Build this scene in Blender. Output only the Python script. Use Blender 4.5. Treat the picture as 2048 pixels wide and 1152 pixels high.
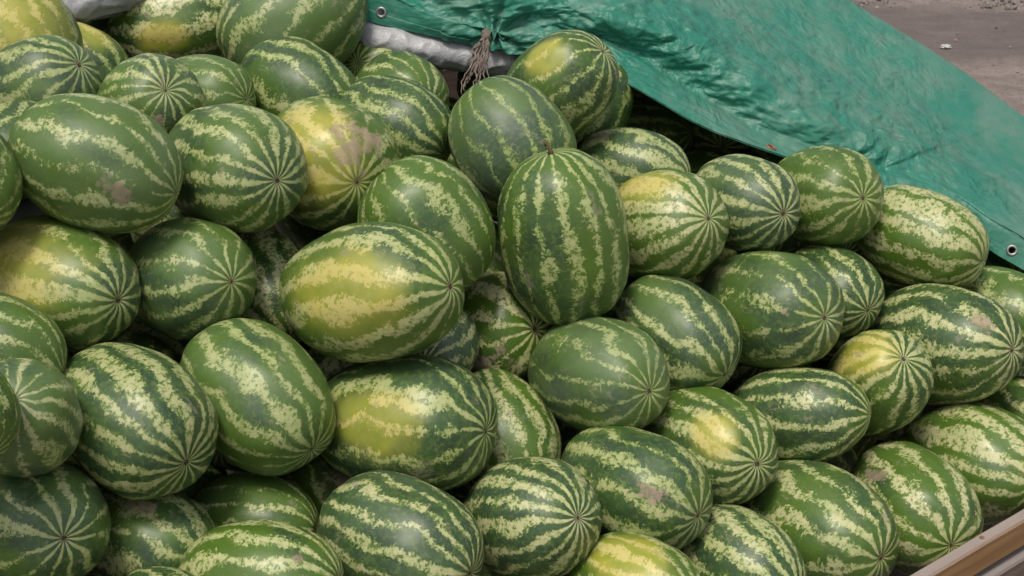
import bpy, bmesh, math, random
import numpy as np
from mathutils import Vector, Matrix, noise as mnoise

for o in list(bpy.data.objects):
    bpy.data.objects.remove(o, do_unlink=True)
SC = bpy.context.scene
COL = SC.collection
R = math.radians

# ---------------------------------------------------------------- camera, sky, sun, exposure
cam_data = bpy.data.cameras.new('camera')
cam_data.lens = 50.0
cam_data.sensor_width = 36.0
cam_data.clip_end = 500
cam = bpy.data.objects.new('camera', cam_data)
COL.objects.link(cam)
cam.location = (0, 0, 1.95)
cam.rotation_euler = (R(65), 0, 0)
SC.camera = cam

SUN_EL, SUN_AZ = R(68), R(205)          # azimuth clockwise from +Y
world = bpy.data.worlds.new('World')
SC.world = world
world.use_nodes = True
wn = world.node_tree.nodes
wl = world.node_tree.links
bg = wn['Background']
sky = wn.new('ShaderNodeTexSky')
sky.sky_type = 'NISHITA'
sky.sun_disc = False
sky.sun_elevation = SUN_EL
sky.sun_rotation = SUN_AZ
sky.air_density = 1.6
sky.dust_density = 4.0
hs = wn.new('ShaderNodeHueSaturation')   # high thin overcast: whiter sky
hs.inputs['Saturation'].default_value = 0.42
wl.new(sky.outputs[0], hs.inputs['Color'])
wl.new(hs.outputs[0], bg.inputs['Color'])
bg.inputs['Strength'].default_value = 0.072

sun_data = bpy.data.lights.new('sun', 'SUN')
sun_data.energy = 1.5
sun_data.angle = R(14)
sun_data.color = (1.0, 0.93, 0.80)
sun = bpy.data.objects.new('sun', sun_data)
COL.objects.link(sun)
sd = Vector((math.sin(SUN_AZ) * math.cos(SUN_EL), math.cos(SUN_AZ) * math.cos(SUN_EL), math.sin(SUN_EL)))
sun.rotation_euler = sd.to_track_quat('Z', 'Y').to_euler()

SC.view_settings.view_transform = 'Standard'
SC.view_settings.look = 'None'
SC.view_settings.gamma = 1
SC.view_settings.use_curve_mapping = False
SC.view_settings.exposure = 0.6

# ---------------------------------------------------------------- helpers
def link(name, me, mat=None, parent=None, kind=None):
    o = bpy.data.objects.new(name, me)
    COL.objects.link(o)
    if mat is not None:
        me.materials.append(mat)
    if parent is not None:
        o.parent = parent
    if kind:
        o['kind'] = kind
    return o

def empty(name, loc):
    o = bpy.data.objects.new(name, None)
    o.empty_display_size = 0.05
    COL.objects.link(o)
    o.location = loc
    return o

def tag(o, label=None, cat=None, group=None):
    if label: o['label'] = label
    if cat: o['category'] = cat
    if group: o['group'] = group
    return o

def pydata(name, v, f, smooth=True):
    me = bpy.data.meshes.new(name)
    me.from_pydata([tuple(p) for p in v], [], f)
    if smooth:
        me.polygons.foreach_set('use_smooth', [True] * len(me.polygons))
    me.update()
    return me

class Tree:
    """small wrapper that builds shader nodes as expressions"""
    def __init__(self, name):
        self.m = bpy.data.materials.new(name)
        self.m.use_nodes = True
        self.n = self.m.node_tree.nodes
        self.l = self.m.node_tree.links
        self.p = self.n['Principled BSDF']
    def put(self, sock, v):
        if isinstance(v, bpy.types.NodeSocket): self.l.new(v, sock)
        elif isinstance(v, (tuple, list)) and len(v) == 3 and sock.type == 'RGBA': sock.default_value = (*v, 1)
        else: sock.default_value = v
    def math(self, op, a, b=0.0, c=0.0, clamp=False):
        n = self.n.new('ShaderNodeMath'); n.operation = op; n.use_clamp = clamp
        for i, v in enumerate((a, b, c)): self.put(n.inputs[i], v)
        return n.outputs[0]
    def add(self, a, b): return self.math('ADD', a, b)
    def sub(self, a, b): return self.math('SUBTRACT', a, b)
    def mul(self, a, b): return self.math('MULTIPLY', a, b)
    def vec(self, op, a, b=(0, 0, 0)):
        n = self.n.new('ShaderNodeVectorMath'); n.operation = op
        self.put(n.inputs[0], a); self.put(n.inputs[1], b)
        return n.outputs['Value'] if op in ('LENGTH', 'DISTANCE', 'DOT_PRODUCT') else n.outputs[0]
    def scale(self, a, s):
        n = self.n.new('ShaderNodeVectorMath'); n.operation = 'SCALE'
        self.put(n.inputs[0], a); self.put(n.inputs['Scale'], s)
        return n.outputs[0]
    def comb(self, x, y, z):
        n = self.n.new('ShaderNodeCombineXYZ')
        for i, v in enumerate((x, y, z)): self.put(n.inputs[i], v)
        return n.outputs[0]
    def sep(self, v):
        n = self.n.new('ShaderNodeSeparateXYZ'); self.put(n.inputs[0], v); return n.outputs
    def noise(self, v, sc=1.0, det=2.0, ro=0.5, dist=0.0):
        n = self.n.new('ShaderNodeTexNoise')
        self.put(n.inputs['Vector'], v); self.put(n.inputs['Scale'], sc); self.put(n.inputs['Detail'], det)
        self.put(n.inputs['Roughness'], ro); self.put(n.inputs['Distortion'], dist)
        return n.outputs['Fac']
    def white(self, w):
        n = self.n.new('ShaderNodeTexWhiteNoise'); n.noise_dimensions = '1D'; self.put(n.inputs['W'], w); return n.outputs['Value']
    def voro(self, v, sc, metric='EUCLIDEAN'):
        n = self.n.new('ShaderNodeTexVoronoi'); n.distance = metric; self.put(n.inputs['Vector'], v); self.put(n.inputs['Scale'], sc); return n.outputs['Distance']
    def ss(self, x, a, b, c=0.0, d=1.0):
        n = self.n.new('ShaderNodeMapRange'); n.interpolation_type = 'SMOOTHSTEP'
        for i, v in enumerate((x, a, b, c, d)): self.put(n.inputs[i], v)
        return n.outputs[0]
    def mix(self, f, a, b):
        n = self.n.new('ShaderNodeMix'); n.data_type = 'RGBA'
        self.put(n.inputs[0], f); self.put(n.inputs[6], a); self.put(n.inputs[7], b)
        return n.outputs[2]
    def coord(self, k='Object'): return self.n.new('ShaderNodeTexCoord').outputs[k]
    def attr(self, name, vec=False):
        n = self.n.new('ShaderNodeAttribute'); n.attribute_type = 'OBJECT'; n.attribute_name = name
        return n.outputs['Vector' if vec else 'Fac']
    def normal_z(self):
        g = self.n.new('ShaderNodeNewGeometry'); return self.sep(g.outputs['Normal'])[2]
    def bump(self, h, strength, dist):
        n = self.n.new('ShaderNodeBump'); self.put(n.inputs['Height'], h)
        n.inputs['Strength'].default_value = strength; n.inputs['Distance'].default_value = dist
        self.l.new(n.outputs[0], self.p.inputs['Normal'])
    def out(self, col, rough=0.5, spec=0.5):
        self.put(self.p.inputs['Base Color'], col); self.put(self.p.inputs['Roughness'], rough)
        self.put(self.p.inputs['Specular IOR Level'], spec)
        return self.m

# ---------------------------------------------------------------- materials
def make_rind():
    t = Tree('watermelon_rind')
    p = t.coord()
    seed = t.attr('seed')
    q = t.vec('ADD', p, t.comb(t.mul(seed, 7.13), t.mul(seed, 3.37), t.mul(seed, 5.71)))
    x, y, z = t.sep(p)
    r = t.vec('LENGTH', t.comb(x, y, 0.0))
    phi = t.math('DIVIDE', t.math('ARCTAN2', y, x), 2 * math.pi)
    body = t.ss(r, 0.10, 0.72)
    NB = t.math('FLOOR', t.add(12.0, t.mul(t.white(t.mul(seed, 6.1)), 3.99)))
    nl = t.sub(t.noise(q, 1.5, 1.0), 0.5)
    nm = t.sub(t.noise(t.vec('MULTIPLY', q, (1, 1, 1.25)), 4.2, 5.0, 0.62), 0.5)
    nv = t.sub(t.noise(t.vec('MULTIPLY', q, (1, 1, 2.4)), 8.0, 5.0, 0.74, 0.9), 0.5)
    ng = t.sub(t.noise(t.vec('MULTIPLY', q, (1, 1, 1.35)), 15.0, 4.0, 0.78, 0.5), 0.5)
    nf = t.noise(t.vec('MULTIPLY', q, (1, 1, 1.5)), 10.5, 5.0, 0.72)
    s = t.add(t.mul(phi, NB), t.mul(nl, 1.5))
    idx = t.math('FLOORED_MODULO', t.math('FLOOR', s), NB)
    rag = t.add(t.mul(nm, t.add(0.75, t.mul(t.white(t.mul(seed, 3.1)), 0.7))), t.mul(nv, 1.15))
    rag = t.mul(t.mul(rag, t.add(0.58, t.mul(t.white(t.mul(seed, 4.4)), 0.70))), t.add(t.mul(body, 0.95), 0.05))
    # veins that cross the bands: a fine zigzag that shows towards the ends
    zig = t.math('PINGPONG', t.mul(z, 34.0), 0.5)
    zig = t.mul(t.sub(zig, 0.25), t.mul(t.sub(1.0, body), 0.30))
    f = t.math('FRACT', s)
    tri = t.mul(t.math('ABSOLUTE', t.sub(f, 0.5)), 2.0)
    tri = t.add(t.add(tri, t.mul(rag, 1.35)), zig)
    hsh = t.white(t.add(idx, t.mul(seed, 13.0)))
    gate = t.sub(t.noise(t.comb(t.add(t.mul(idx, 3.7), t.mul(seed, 9.0)), t.mul(z, 1.6), 0.0), 1.3, 2.0), 0.5)
    w = t.add(0.345, t.add(t.mul(t.sub(hsh, 0.5), 0.36), t.add(t.attr('pale'), t.mul(t.sub(t.white(t.mul(seed, 8.3)), 0.5), 0.13))))
    w = t.add(w, t.mul(gate, t.mul(body, 1.2)))
    w = t.math('MAXIMUM', w, t.mul(t.sub(1.0, body), 0.45))
    lt = t.ss(t.add(t.sub(w, tri), t.mul(t.mul(ng, 1.65), t.add(0.10, t.mul(body, 0.9)))), -0.17, 0.19)
    lt = t.mul(lt, t.add(0.72, t.mul(t.white(t.mul(seed, 2.7)), 0.28)))
    # dark flecks inside the pale bands
    fle = t.mul(t.ss(nf, 0.520, 0.60), t.mul(body, 0.88))
    lt = t.mul(lt, t.sub(1.0, fle))
    big = t.noise(q, 2.1, 2.0)
    dark = t.mix(t.ss(big, 0.30, 0.70), C_DARK1, C_DARK2)
    dark = t.mix(t.mul(t.attr('bloom'), 0.55), dark, (0.027, 0.062, 0.034))
    dark = t.mix(t.mul(t.ss(t.add(nf, t.mul(ng, 0.5)), 0.47, 0.66), 0.50), dark, C_EDGE)
    # yellower green where the fruit lay turned from the sun
    olive = t.ss(t.add(t.noise(q, 0.9, 2.0), t.mul(t.sub(t.white(t.mul(seed, 5.3)), 0.5), 0.34)), 0.40, 0.62)
    dark = t.mix(t.mul(olive, 0.75), dark, C_OLIVE)
    cream = t.attr('cream')
    light = t.mix(t.math('ADD', cream, t.mul(t.sub(big, 0.5), 1.6), clamp=True), C_PALE, C_CREAM)
    light = t.mix(t.mul(t.ss(nf, 0.40, 0.56), 0.45), light, C_EDGE2)
    light = t.mix(t.mul(t.white(t.mul(seed, 9.9)), 0.32), light, C_EDGE2)
    col = t.mix(t.ss(lt, 0.0, 0.45), dark, C_EDGE)
    col = t.mix(t.ss(lt, 0.30, 0.90), col, light)
    # ground spot
    yd = t.add(t.math('DIVIDE', t.vec('DISTANCE', p, t.attr('spot', True)), t.attr('spot_size')), t.add(t.mul(nm, 0.7), t.mul(nl, 0.8)))
    ym = t.ss(yd, 1.25, 0.45)
    ycol = t.mix(t.ss(t.add(lt, t.mul(nm, 0.8)), -0.2, 0.6), C_YEL1, C_YEL2)
    ycol = t.mix(t.mul(t.ss(big, 0.42, 0.62), 0.40), ycol, C_YEL3)
    col = t.mix(t.mul(ym, 0.86), col, ycol)
    # waxy bloom and dust
    bl = t.mul(t.add(0.10, t.mul(t.attr('bloom'), 0.80)), t.ss(t.noise(q, 1.2, 3.0, 0.6), 0.35, 0.65, 0.08, 0.24))
    col = t.mix(bl, col, C_BLOOM)
    du = t.mul(t.ss(t.add(t.noise(q, 2.6, 5.0, 0.66), t.mul(nv, 0.25)), 0.63, 0.70), 0.55)
    col = t.mix(du, col, C_DUST)
    # dried mud
    md = t.add(t.math('DIVIDE', t.vec('DISTANCE', t.vec('MULTIPLY', p, (1, 1, 0.75)), t.vec('MULTIPLY', t.attr('mud', True), (1, 1, 0.75))), t.attr('mud_size')), t.add(t.mul(nm, 3.4), t.mul(nv, 2.2)))
    mm = t.mul(t.ss(md, 0.80, 0.55), t.ss(nf, 0.62, 0.40, 0.45, 0.9))
    col = t.mix(mm, col, C_MUD)
    # small scars and specks
    sp = t.ss(t.voro(t.vec('MULTIPLY', q, (1, 1, 0.6)), 9.0), 0.10, 0.05)
    sp = t.mul(sp, t.ss(t.noise(q, 3.0, 1.0), 0.54, 0.60))
    col = t.mix(t.mul(sp, 0.7), col, (0.07, 0.055, 0.03))
    ln = t.math('ABSOLUTE', t.sub(t.noise(t.vec('MULTIPLY', q, (2.2, 2.2, 1.0)), 1.7, 3.0, 0.5), 0.5))
    ln = t.mul(t.ss(ln, 0.010, 0.003), t.ss(t.noise(q, 2.7, 2.0), 0.56, 0.62))
    col = t.mix(t.mul(ln, 0.55), col, (0.30, 0.25, 0.17))
    cap = t.ss(t.add(r, t.mul(nm, 0.16)), 0.085, 0.02)
    col = t.mix(t.mul(cap, 0.8), col, (0.16, 0.12, 0.07))
    rough = t.add(t.add(0.34, t.mul(t.attr('bloom'), 0.10)), t.add(t.mul(nf, 0.16), t.mul(t.math('MAXIMUM', mm, du), 0.4)))
    t.bump(t.add(t.mul(nf, 0.5), t.mul(mm, 1.0)), 0.25, 0.0015)
    return t.out(col, t.sub(rough, 0.04), 0.5)

C_DARK1, C_DARK2 = (0.015, 0.043, 0.010), (0.037, 0.090, 0.015)
C_OLIVE = (0.080, 0.155, 0.008)
C_EDGE, C_EDGE2 = (0.130, 0.205, 0.026), (0.225, 0.295, 0.070)
C_PALE, C_CREAM = (0.40, 0.45, 0.185), (0.60, 0.555, 0.32)
C_YEL1, C_YEL2, C_YEL3 = (0.27, 0.31, 0.020), (0.60, 0.51, 0.17), (0.52, 0.43, 0.045)
C_BLOOM, C_DUST, C_MUD = (0.23, 0.28, 0.24), (0.27, 0.24, 0.17), (0.30, 0.225, 0.165)

def make_simple(name, c1, c2, sc, rough, spec=0.4, bump=0.0, det=5.0):
    t = Tree(name)
    n = t.noise(t.coord(), sc, det, 0.62)
    if bump: t.bump(n, 0.6, bump)
    return t.out(t.mix(t.ss(n, 0.3, 0.7), c1, c2), rough, spec)

def make_tarp():
    t = Tree('green_tarpaulin_cloth')
    p = t.coord()
    n1 = t.noise(p, 2.2, 6.0, 0.62)
    n2 = t.noise(p, 9.0, 6.0, 0.7)
    n3 = t.noise(p, 38.0, 3.0, 0.6)
    col = t.mix(t.ss(n1, 0.25, 0.75), (0.018, 0.172, 0.118), (0.034, 0.222, 0.158))
    dust = t.mul(t.ss(t.add(n1, t.mul(t.sub(n2, 0.5), 1.4)), 0.30, 0.80), t.ss(t.normal_z(), 0.1, 0.8, 0.08, 0.34))
    col = t.mix(dust, col, (0.26, 0.26, 0.225))
    col = t.mix(t.mul(t.ss(n3, 0.58, 0.72), 0.25), col, (0.09, 0.19, 0.15))
    h = t.add(t.mul(t.noise(p, 14.0, 5.0, 0.65, 0.6), 1.0), t.mul(n3, 0.25))
    cr = t.vec('ADD', p, t.scale(t.comb(t.noise(p, 7.0, 2.0), t.noise(t.vec('ADD', p, (7, 3, 1)), 7.0, 2.0), t.noise(t.vec('ADD', p, (1, 9, 4)), 7.0, 2.0)), 0.10))
    va = t.voro(cr, 20.0, 'MANHATTAN'); vb = t.voro(cr, 47.0, 'MANHATTAN')
    cm = t.ss(t.noise(p, 2.6, 3.0), 0.42, 0.60, 0.22, 1.0)
    h = t.add(t.mul(h, 0.35), t.mul(t.add(va, t.mul(vb, 0.45)), cm))
    t.bump(h, 0.55, 0.012)
    return t.out(col, t.add(0.36, t.mul(n2, 0.25)), 0.5)

def make_silver():
    t = Tree('silver_sheet_cloth')
    p = t.coord()
    n = t.noise(p, 6.0, 5.0, 0.6)
    t.bump(t.add(t.noise(p, 16.0, 5.0, 0.7, 0.8), t.mul(n, 0.8)), 0.7, 0.010)
    return t.out(t.mix(t.ss(n, 0.3, 0.7), (0.30, 0.30, 0.315), (0.48, 0.475, 0.49)), 0.38, 0.5)

def make_timber(name, side1, side2, sky_dust_amt):
    t = Tree(name)
    p = t.coord()
    g = t.noise(t.vec('MULTIPLY', p, (1.2, 26, 26)), 2.2, 6.0, 0.65)
    b = t.noise(t.vec('MULTIPLY', p, (1, 5, 5)), 2.0, 3.0)
    col = t.mix(t.ss(g, 0.3, 0.72), side1, side2)
    st = t.noise(t.vec('MULTIPLY', p, (3, 9, 9)), 2.6, 5.0, 0.7)
    col = t.mix(t.ss(st, 0.52, 0.70, 0.0, 0.55), col, (0.11, 0.08, 0.06))
    d = t.mul(t.ss(t.normal_z(), 0.5, 0.9), t.ss(t.add(b, t.mul(t.sub(g, 0.5), 0.5)), 0.25, 0.5, sky_dust_amt * 0.75, sky_dust_amt))  # upward faces greyed: blue sky light put into the colour, plus settled dust
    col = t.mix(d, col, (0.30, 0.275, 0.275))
    sp = t.ss(t.voro(t.vec('MULTIPLY', p, (1, 1.6, 1.6)), 11.0), 0.14, 0.07)
    col = t.mix(t.mul(sp, 0.7), col, (0.06, 0.05, 0.045))
    t.bump(g, 0.5, 0.003)
    return t.out(col, 0.75, 0.25)

def make_ground():
    t = Tree('dirt_ground')
    p = t.coord()
    x, y, z = t.sep(p)
    n1 = t.noise(p, 0.9, 5.0, 0.6)
    n2 = t.noise(p, 7.0, 6.0, 0.68)
    n3 = t.noise(p, 60.0, 4.0, 0.7)
    col = t.mix(t.ss(n2, 0.3, 0.7), (0.175, 0.142, 0.130), (0.265, 0.218, 0.200))
    col = t.mix(t.mul(t.ss(n3, 0.50, 0.66), 0.6), col, (0.095, 0.08, 0.074))
    # damp band pressed by passing wheels
    yy = t.add(y, t.mul(t.sub(n1, 0.5), 0.9))
    band = t.mul(t.ss(yy, 6.75, 6.95), t.ss(yy, 7.95, 7.75))
    dr = t.noise(t.vec('MULTIPLY', p, (0.5, 3.2, 1)), 1.6, 5.0, 0.62)
    band = t.mul(band, t.ss(dr, 0.30, 0.60, 0.65, 1.0))
    col = t.mix(t.mul(band, 0.75), col, (0.105, 0.083, 0.075))
    t.bump(t.add(t.mul(n2, 1.0), t.mul(n3, 0.5)), 0.5, 0.03)
    return t.out(col, t.sub(0.9, t.mul(band, 0.3)), 0.3)

RIND = make_rind()
TARP = make_tarp()
SILVER = make_silver()
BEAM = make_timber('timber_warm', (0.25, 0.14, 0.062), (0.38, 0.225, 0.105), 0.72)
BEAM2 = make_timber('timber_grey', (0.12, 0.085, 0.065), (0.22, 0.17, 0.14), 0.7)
GROUND = make_ground()
STONE = make_simple('gravel_stone', (0.09, 0.082, 0.078), (0.30, 0.27, 0.25), 3.0, 0.9, 0.3)
STEM = make_simple('dry_stem', (0.055, 0.045, 0.018), (0.16, 0.13, 0.06), 9.0, 0.8, 0.3)
SCAR = make_simple('blossom_scar_cork', (0.030, 0.022, 0.014), (0.15, 0.11, 0.07), 14.0, 0.8, 0.2)
METAL = make_simple('eyelet_metal', (0.30, 0.29, 0.27), (0.48, 0.47, 0.45), 60.0, 0.5, 0.6)
METAL.node_tree.nodes['Principled BSDF'].inputs['Metallic'].default_value = 0.8
RUST = make_simple('rusty_eyelet', (0.16, 0.08, 0.04), (0.26, 0.15, 0.09), 60.0, 0.6, 0.4)
TWINE = make_simple('brown_twine', (0.13, 0.10, 0.085), (0.30, 0.24, 0.21), 40.0, 0.95, 0.2)
PAPER = make_simple('white_wrapper', (0.40, 0.40, 0.40), (0.55, 0.55, 0.55), 20.0, 0.5, 0.4)
CLOTH = make_simple('bluish_sheet', (0.30, 0.33, 0.36), (0.42, 0.45, 0.48), 12.0, 0.6, 0.4, 0.01)

# ---------------------------------------------------------------- ground
gx = np.concatenate([np.linspace(-60, -3, 12), np.linspace(-2.5, 1.2, 10), np.linspace(1.3, 4.6, 130), np.linspace(5, 60, 14)])
gy = np.concatenate([np.linspace(-40, 0, 10), np.linspace(0.5, 5.2, 12), np.linspace(5.3, 10.5, 200), np.linspace(11, 120, 18)])
gv, gf = [], []
for yv in gy:
    for xv in gx:
        h = 0.0
        if 1.2 < xv < 4.7 and 5.2 < yv < 10.6:
            P = Vector((xv, yv, 0))
            h = 0.018 * mnoise.noise(P * 2.3) + 0.012 * mnoise.noise(Vector((xv * 1.4, yv * 6.0, 3))) + 0.005 * mnoise.noise(P * 13)
            h += 0.10 * max(0, min(1, (yv - 7.75) / 0.9)) * (0.6 + 0.5 * mnoise.noise(P * 1.6))
            e = min(1, (xv - 1.2) / .4, (4.7 - xv) / .4, (yv - 5.2) / .4, (10.6 - yv) / .6)
            h *= max(0, e)
        gv.append((xv, yv, h))
W = len(gx)
for j in range(len(gy) - 1):
    for i in range(W - 1):
        a = j * W + i
        gf.append((a, a + 1, a + W + 1, a + W))
ground = link('ground', pydata('ground', gv, gf), GROUND, kind='structure')

def stone_block(specs):
    v, f = [], []
    ico = bmesh.new(); bmesh.ops.create_icosphere(ico, subdivisions=1, radius=1)
    bv = [x.co.copy() for x in ico.verts]; bf = [[x.index for x in fa.verts] for fa in ico.faces]
    ico.free()
    for (px, py, pz, s, rng) in specs:
        b = len(v)
        rot = Matrix.Rotation(rng.uniform(0, 6.28), 3, 'Z') @ Matrix.Rotation(rng.uniform(0, 3), 3, 'X')
        sx, sy, sz = s * rng.uniform(.7, 1.3), s * rng.uniform(.7, 1.2), s * rng.uniform(.45, .8)
        for c in bv:
            d = c * (1 + rng.uniform(-.22, .22)); d = Vector((d.x * sx, d.y * sy, d.z * sz))
            d = rot @ d
            v.append((px + d.x, py + d.y, pz + d.z))
        f += [[i + b for i in fa] for fa in bf]
    return v, f
rg = random.Random(5)
spec = []
for i in range(1500):
    y_ = 7.85 + abs(rg.gauss(0, .75)); x_ = rg.uniform(1.5, 4.4)
    if y_ > 10.3: continue
    spec.append((x_, y_, 0.05 * min(1, max(0, (y_ - 7.75))) + 0.004, rg.uniform(.005, .016) * (1.0 if rg.random() < .93 else 1.6), rg))
for i in range(240):
    spec.append((rg.uniform(1.5, 4.0), rg.uniform(5.4, 7.9), 0.003, rg.uniform(.003, .009), rg))
v, f = stone_block(spec)
gravel = link('gravel', pydata('gravel', v, f, False), STONE, kind='stuff')

# crumpled white litter on the dirt
bm = bmesh.new()
bmesh.ops.create_icosphere(bm, subdivisions=3, radius=1)
for vt in bm.verts:
    k = 1 + 0.5 * mnoise.noise(vt.co * 2.1) + .25 * mnoise.noise(vt.co * 5)
    vt.co = Vector((vt.co.x * .026 * k, vt.co.y * .022 * k, max(vt.co.z, -.3) * .010 * k))
me = bpy.data.meshes.new('litter'); bm.to_mesh(me); bm.free()
litter = link('crumpled_wrapper', me, PAPER)
litter.location = (2.2013, 7.0544, 0.012)
litter.rotation_euler = (0, 0, .4)
tag(litter, 'crumpled white wrapper lying on the bare dirt beyond the tarpaulin', 'litter')

# ---------------------------------------------------------------- timber bed under the heap
EV = Vector((math.cos(R(38)), math.sin(R(38)), 0))      # along the board
SV = Vector((EV.y, -EV.x, 0))                                # outwards, away from the heap
BASE = Vector((0.8665, 2.2602, 0.361))
def beam_mesh(name, L0, L1, w, h, bev=0.004, warp=0.003, seed=0):
    """box lying along local x; origin at its inner top edge; y outwards"""
    bm = bmesh.new()
    n = 40
    rings = []
    prof = [(bev, 0), (w - bev, 0), (w, -bev), (w, -h + bev), (w - bev, -h), (bev, -h), (0, -h + bev), (0, -bev)]
    for i in range(n + 1):
        x = L0 + (L1 - L0) * i / n
        dy = warp * mnoise.noise(Vector((x * 1.7, seed, 0))); dz = warp * mnoise.noise(Vector((x * 1.9, seed, 5)))
        rings.append([bm.verts.new((x, py + dy, pz + dz + .0012 * mnoise.noise(Vector((x * 14, py * 40, pz * 40))))) for py, pz in prof])
    for i in range(n):
        for k in range(8):
            bm.faces.new((rings[i][k], rings[i][(k + 1) % 8], rings[i + 1][(k + 1) % 8], rings[i + 1][k]))
    bm.faces.new(rings[0][::-1]); bm.faces.new(rings[-1])
    bmesh.ops.recalc_face_normals(bm, faces=bm.faces)
    me = bpy.data.meshes.new(name); bm.to_mesh(me); bm.free()
    return me
bed = empty('timber_bed', (BASE.x, BASE.y, 0))
bed.rotation_euler = (0, 0, R(38))
tag(bed, 'low timber bed whose front board holds the melons at the lower right', 'bed')
# local frame of the bed: x along the board, -y outwards; beams are built with y inwards flipped
def bed_part(name, me, mat, loc):
    o = link(name, me, mat, bed)
    o.location = loc
    return o
def flip(me):
    for vt in me.vertices: vt.co.y = -vt.co.y
    me.flip_normals()
    return me
bt = BASE.z
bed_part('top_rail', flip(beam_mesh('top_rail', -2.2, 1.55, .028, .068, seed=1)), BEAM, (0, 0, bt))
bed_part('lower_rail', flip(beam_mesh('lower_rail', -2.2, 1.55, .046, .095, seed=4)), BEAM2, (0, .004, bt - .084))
for k in range(5):
    xk = (-2.0, -0.19, 0.55, 1.0, 1.45)[k]
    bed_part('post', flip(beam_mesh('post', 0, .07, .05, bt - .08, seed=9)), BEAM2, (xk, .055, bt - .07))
def nail_mesh():
    bm = bmesh.new()
    bmesh.ops.create_cone(bm, cap_ends=True, segments=14, radius1=.0055, radius2=.0045, depth=.003)
    me = bpy.data.meshes.new('nail_head'); bm.to_mesh(me); bm.free()
    me.materials.append(RUST)
    return me
NAIL = nail_mesh()
for xk in (-1.9, -1.1, -.35, .035, .42, .9, 1.4):
    o = bpy.data.objects.new('nail_head', NAIL); COL.objects.link(o); o.parent = bed
    o.location = (xk, -.014 + .004 * math.sin(xk * 9), bt + .001)
for k in range(15):
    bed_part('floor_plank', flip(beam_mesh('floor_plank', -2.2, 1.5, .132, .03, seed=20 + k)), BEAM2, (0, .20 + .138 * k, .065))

for k in range(9):  # rear wall added, unseen, to stop light leaking in through the heap
    bed_part('back_light_block', flip(beam_mesh('back_light_block', -2.2, 1.5, .03, .138, seed=50 + k)), BEAM2, (0, 2.48, .065 + .142 * (k + 1)))
for k in range(4):  # unseen end wall, likewise added to keep the hollow under the tarp dark
    o = bed_part('end_light_block', flip(beam_mesh('end_light_block', -2.44, -.05, .03, .138, seed=70 + k)), BEAM2, (1.47, 0, .065 + .142 * (k + 1)))
    o.rotation_euler = (0, 0, R(-90))

# ---------------------------------------------------------------- watermelons
def melon_mesh(k):
    rnd = random.Random(100 + k)
    nr, ns = 46, 84
    ex = rnd.uniform(2.05, 2.35)
    tap = rnd.uniform(-.12, .12)
    v = []
    off = Vector((rnd.uniform(0, 50), rnd.uniform(0, 50), 0))
    def rad(th):
        c, s_ = abs(math.cos(th)), abs(math.sin(th))
        return 1.0 / ((c ** ex + s_ ** ex) ** (1 / ex))
    def pos(th, ph):
        rr = rad(th)
        d = Vector((math.sin(th) * math.cos(ph), math.sin(th) * math.sin(ph), math.cos(th)))
        p = d * rr
        p *= 1 + .038 * mnoise.noise(d * 1.5 + off) + .010 * mnoise.noise(d * 3.6 + off)
        lat = math.sin(th)
        p.x *= 1 + tap * d.z; p.y *= 1 + tap * d.z
        g = 1 + .0055 * math.cos(11 * ph + 1.3 * mnoise.noise(d * 2 + off)) * min(1, lat * 1.6)
        p.x *= g; p.y *= g
        q = math.hypot(p.x, p.y)
        dim = .028 * math.exp(-(q / .085) ** 2)
        p.z -= dim if d.z > 0 else -dim
        return p
    v.append(pos(0, 0))
    for i in range(1, nr):
        th = math.pi * i / nr
        for j in range(ns):
            v.append(pos(th, 2 * math.pi * j / ns))
    v.append(pos(math.pi, 0))
    f = []
    for j in range(ns):
        f.append((0, 1 + j, 1 + (j + 1) % ns))
    for i in range(nr - 2):
        a = 1 + i * ns; b = a + ns
        for j in range(ns):
            j2 = (j + 1) % ns
            f.append((a + j, b + j, b + j2, a + j2))
    a = 1 + (nr - 2) * ns
    for j in range(ns):
        f.append((len(v) - 1, a + (j + 1) % ns, a + j))
    me = pydata('watermelon_rind_%s' % 'abcdefgh'[k], v, f)
    me.materials.append(RIND)
    return me
MM = [melon_mesh(k) for k in range(7)]

def scar_mesh():
    bm = bmesh.new()
    bmesh.ops.create_icosphere(bm, subdivisions=2, radius=1)
    for vt in bm.verts:
        k = 1 + .35 * mnoise.noise(vt.co * 2.3)
        rr = math.hypot(vt.co.x, vt.co.y)
        vt.co = Vector((vt.co.x * .030 * k, vt.co.y * .030 * k, vt.co.z * .012 - .012 * max(0, 1 - rr * 1.6)))
    me = bpy.data.meshes.new('blossom_scar'); bm.to_mesh(me); bm.free()
    me.polygons.foreach_set('use_smooth', [True] * len(me.polygons))
    me.materials.append(SCAR)
    return me
SCARM = scar_mesh()

def tube(pts, rads, seg=8):
    v, f = [], []
    up0 = Vector((.3, .2, 1)).normalized()
    n = len(pts)
    for i, p in enumerate(pts):
        d = (pts[min(i + 1, n - 1)] - pts[max(i - 1, 0)]).normalized()
        a = d.cross(up0)
        if a.length < 1e-3: a = d.cross(Vector((1, 0, 0)))
        a.normalize(); b = d.cross(a)
        for k in range(seg):
            t_ = 2 * math.pi * k / seg
            v.append(p + (a * math.cos(t_) + b * math.sin(t_)) * rads[i])
    for i in range(n - 1):
        for k in range(seg):
            k2 = (k + 1) % seg
            f.append((i * seg + k, i * seg + k2, (i + 1) * seg + k2, (i + 1) * seg + k))
    f.append(list(range(seg))[::-1]); f.append([(n - 1) * seg + k for k in range(seg)])
    return v, f

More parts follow.
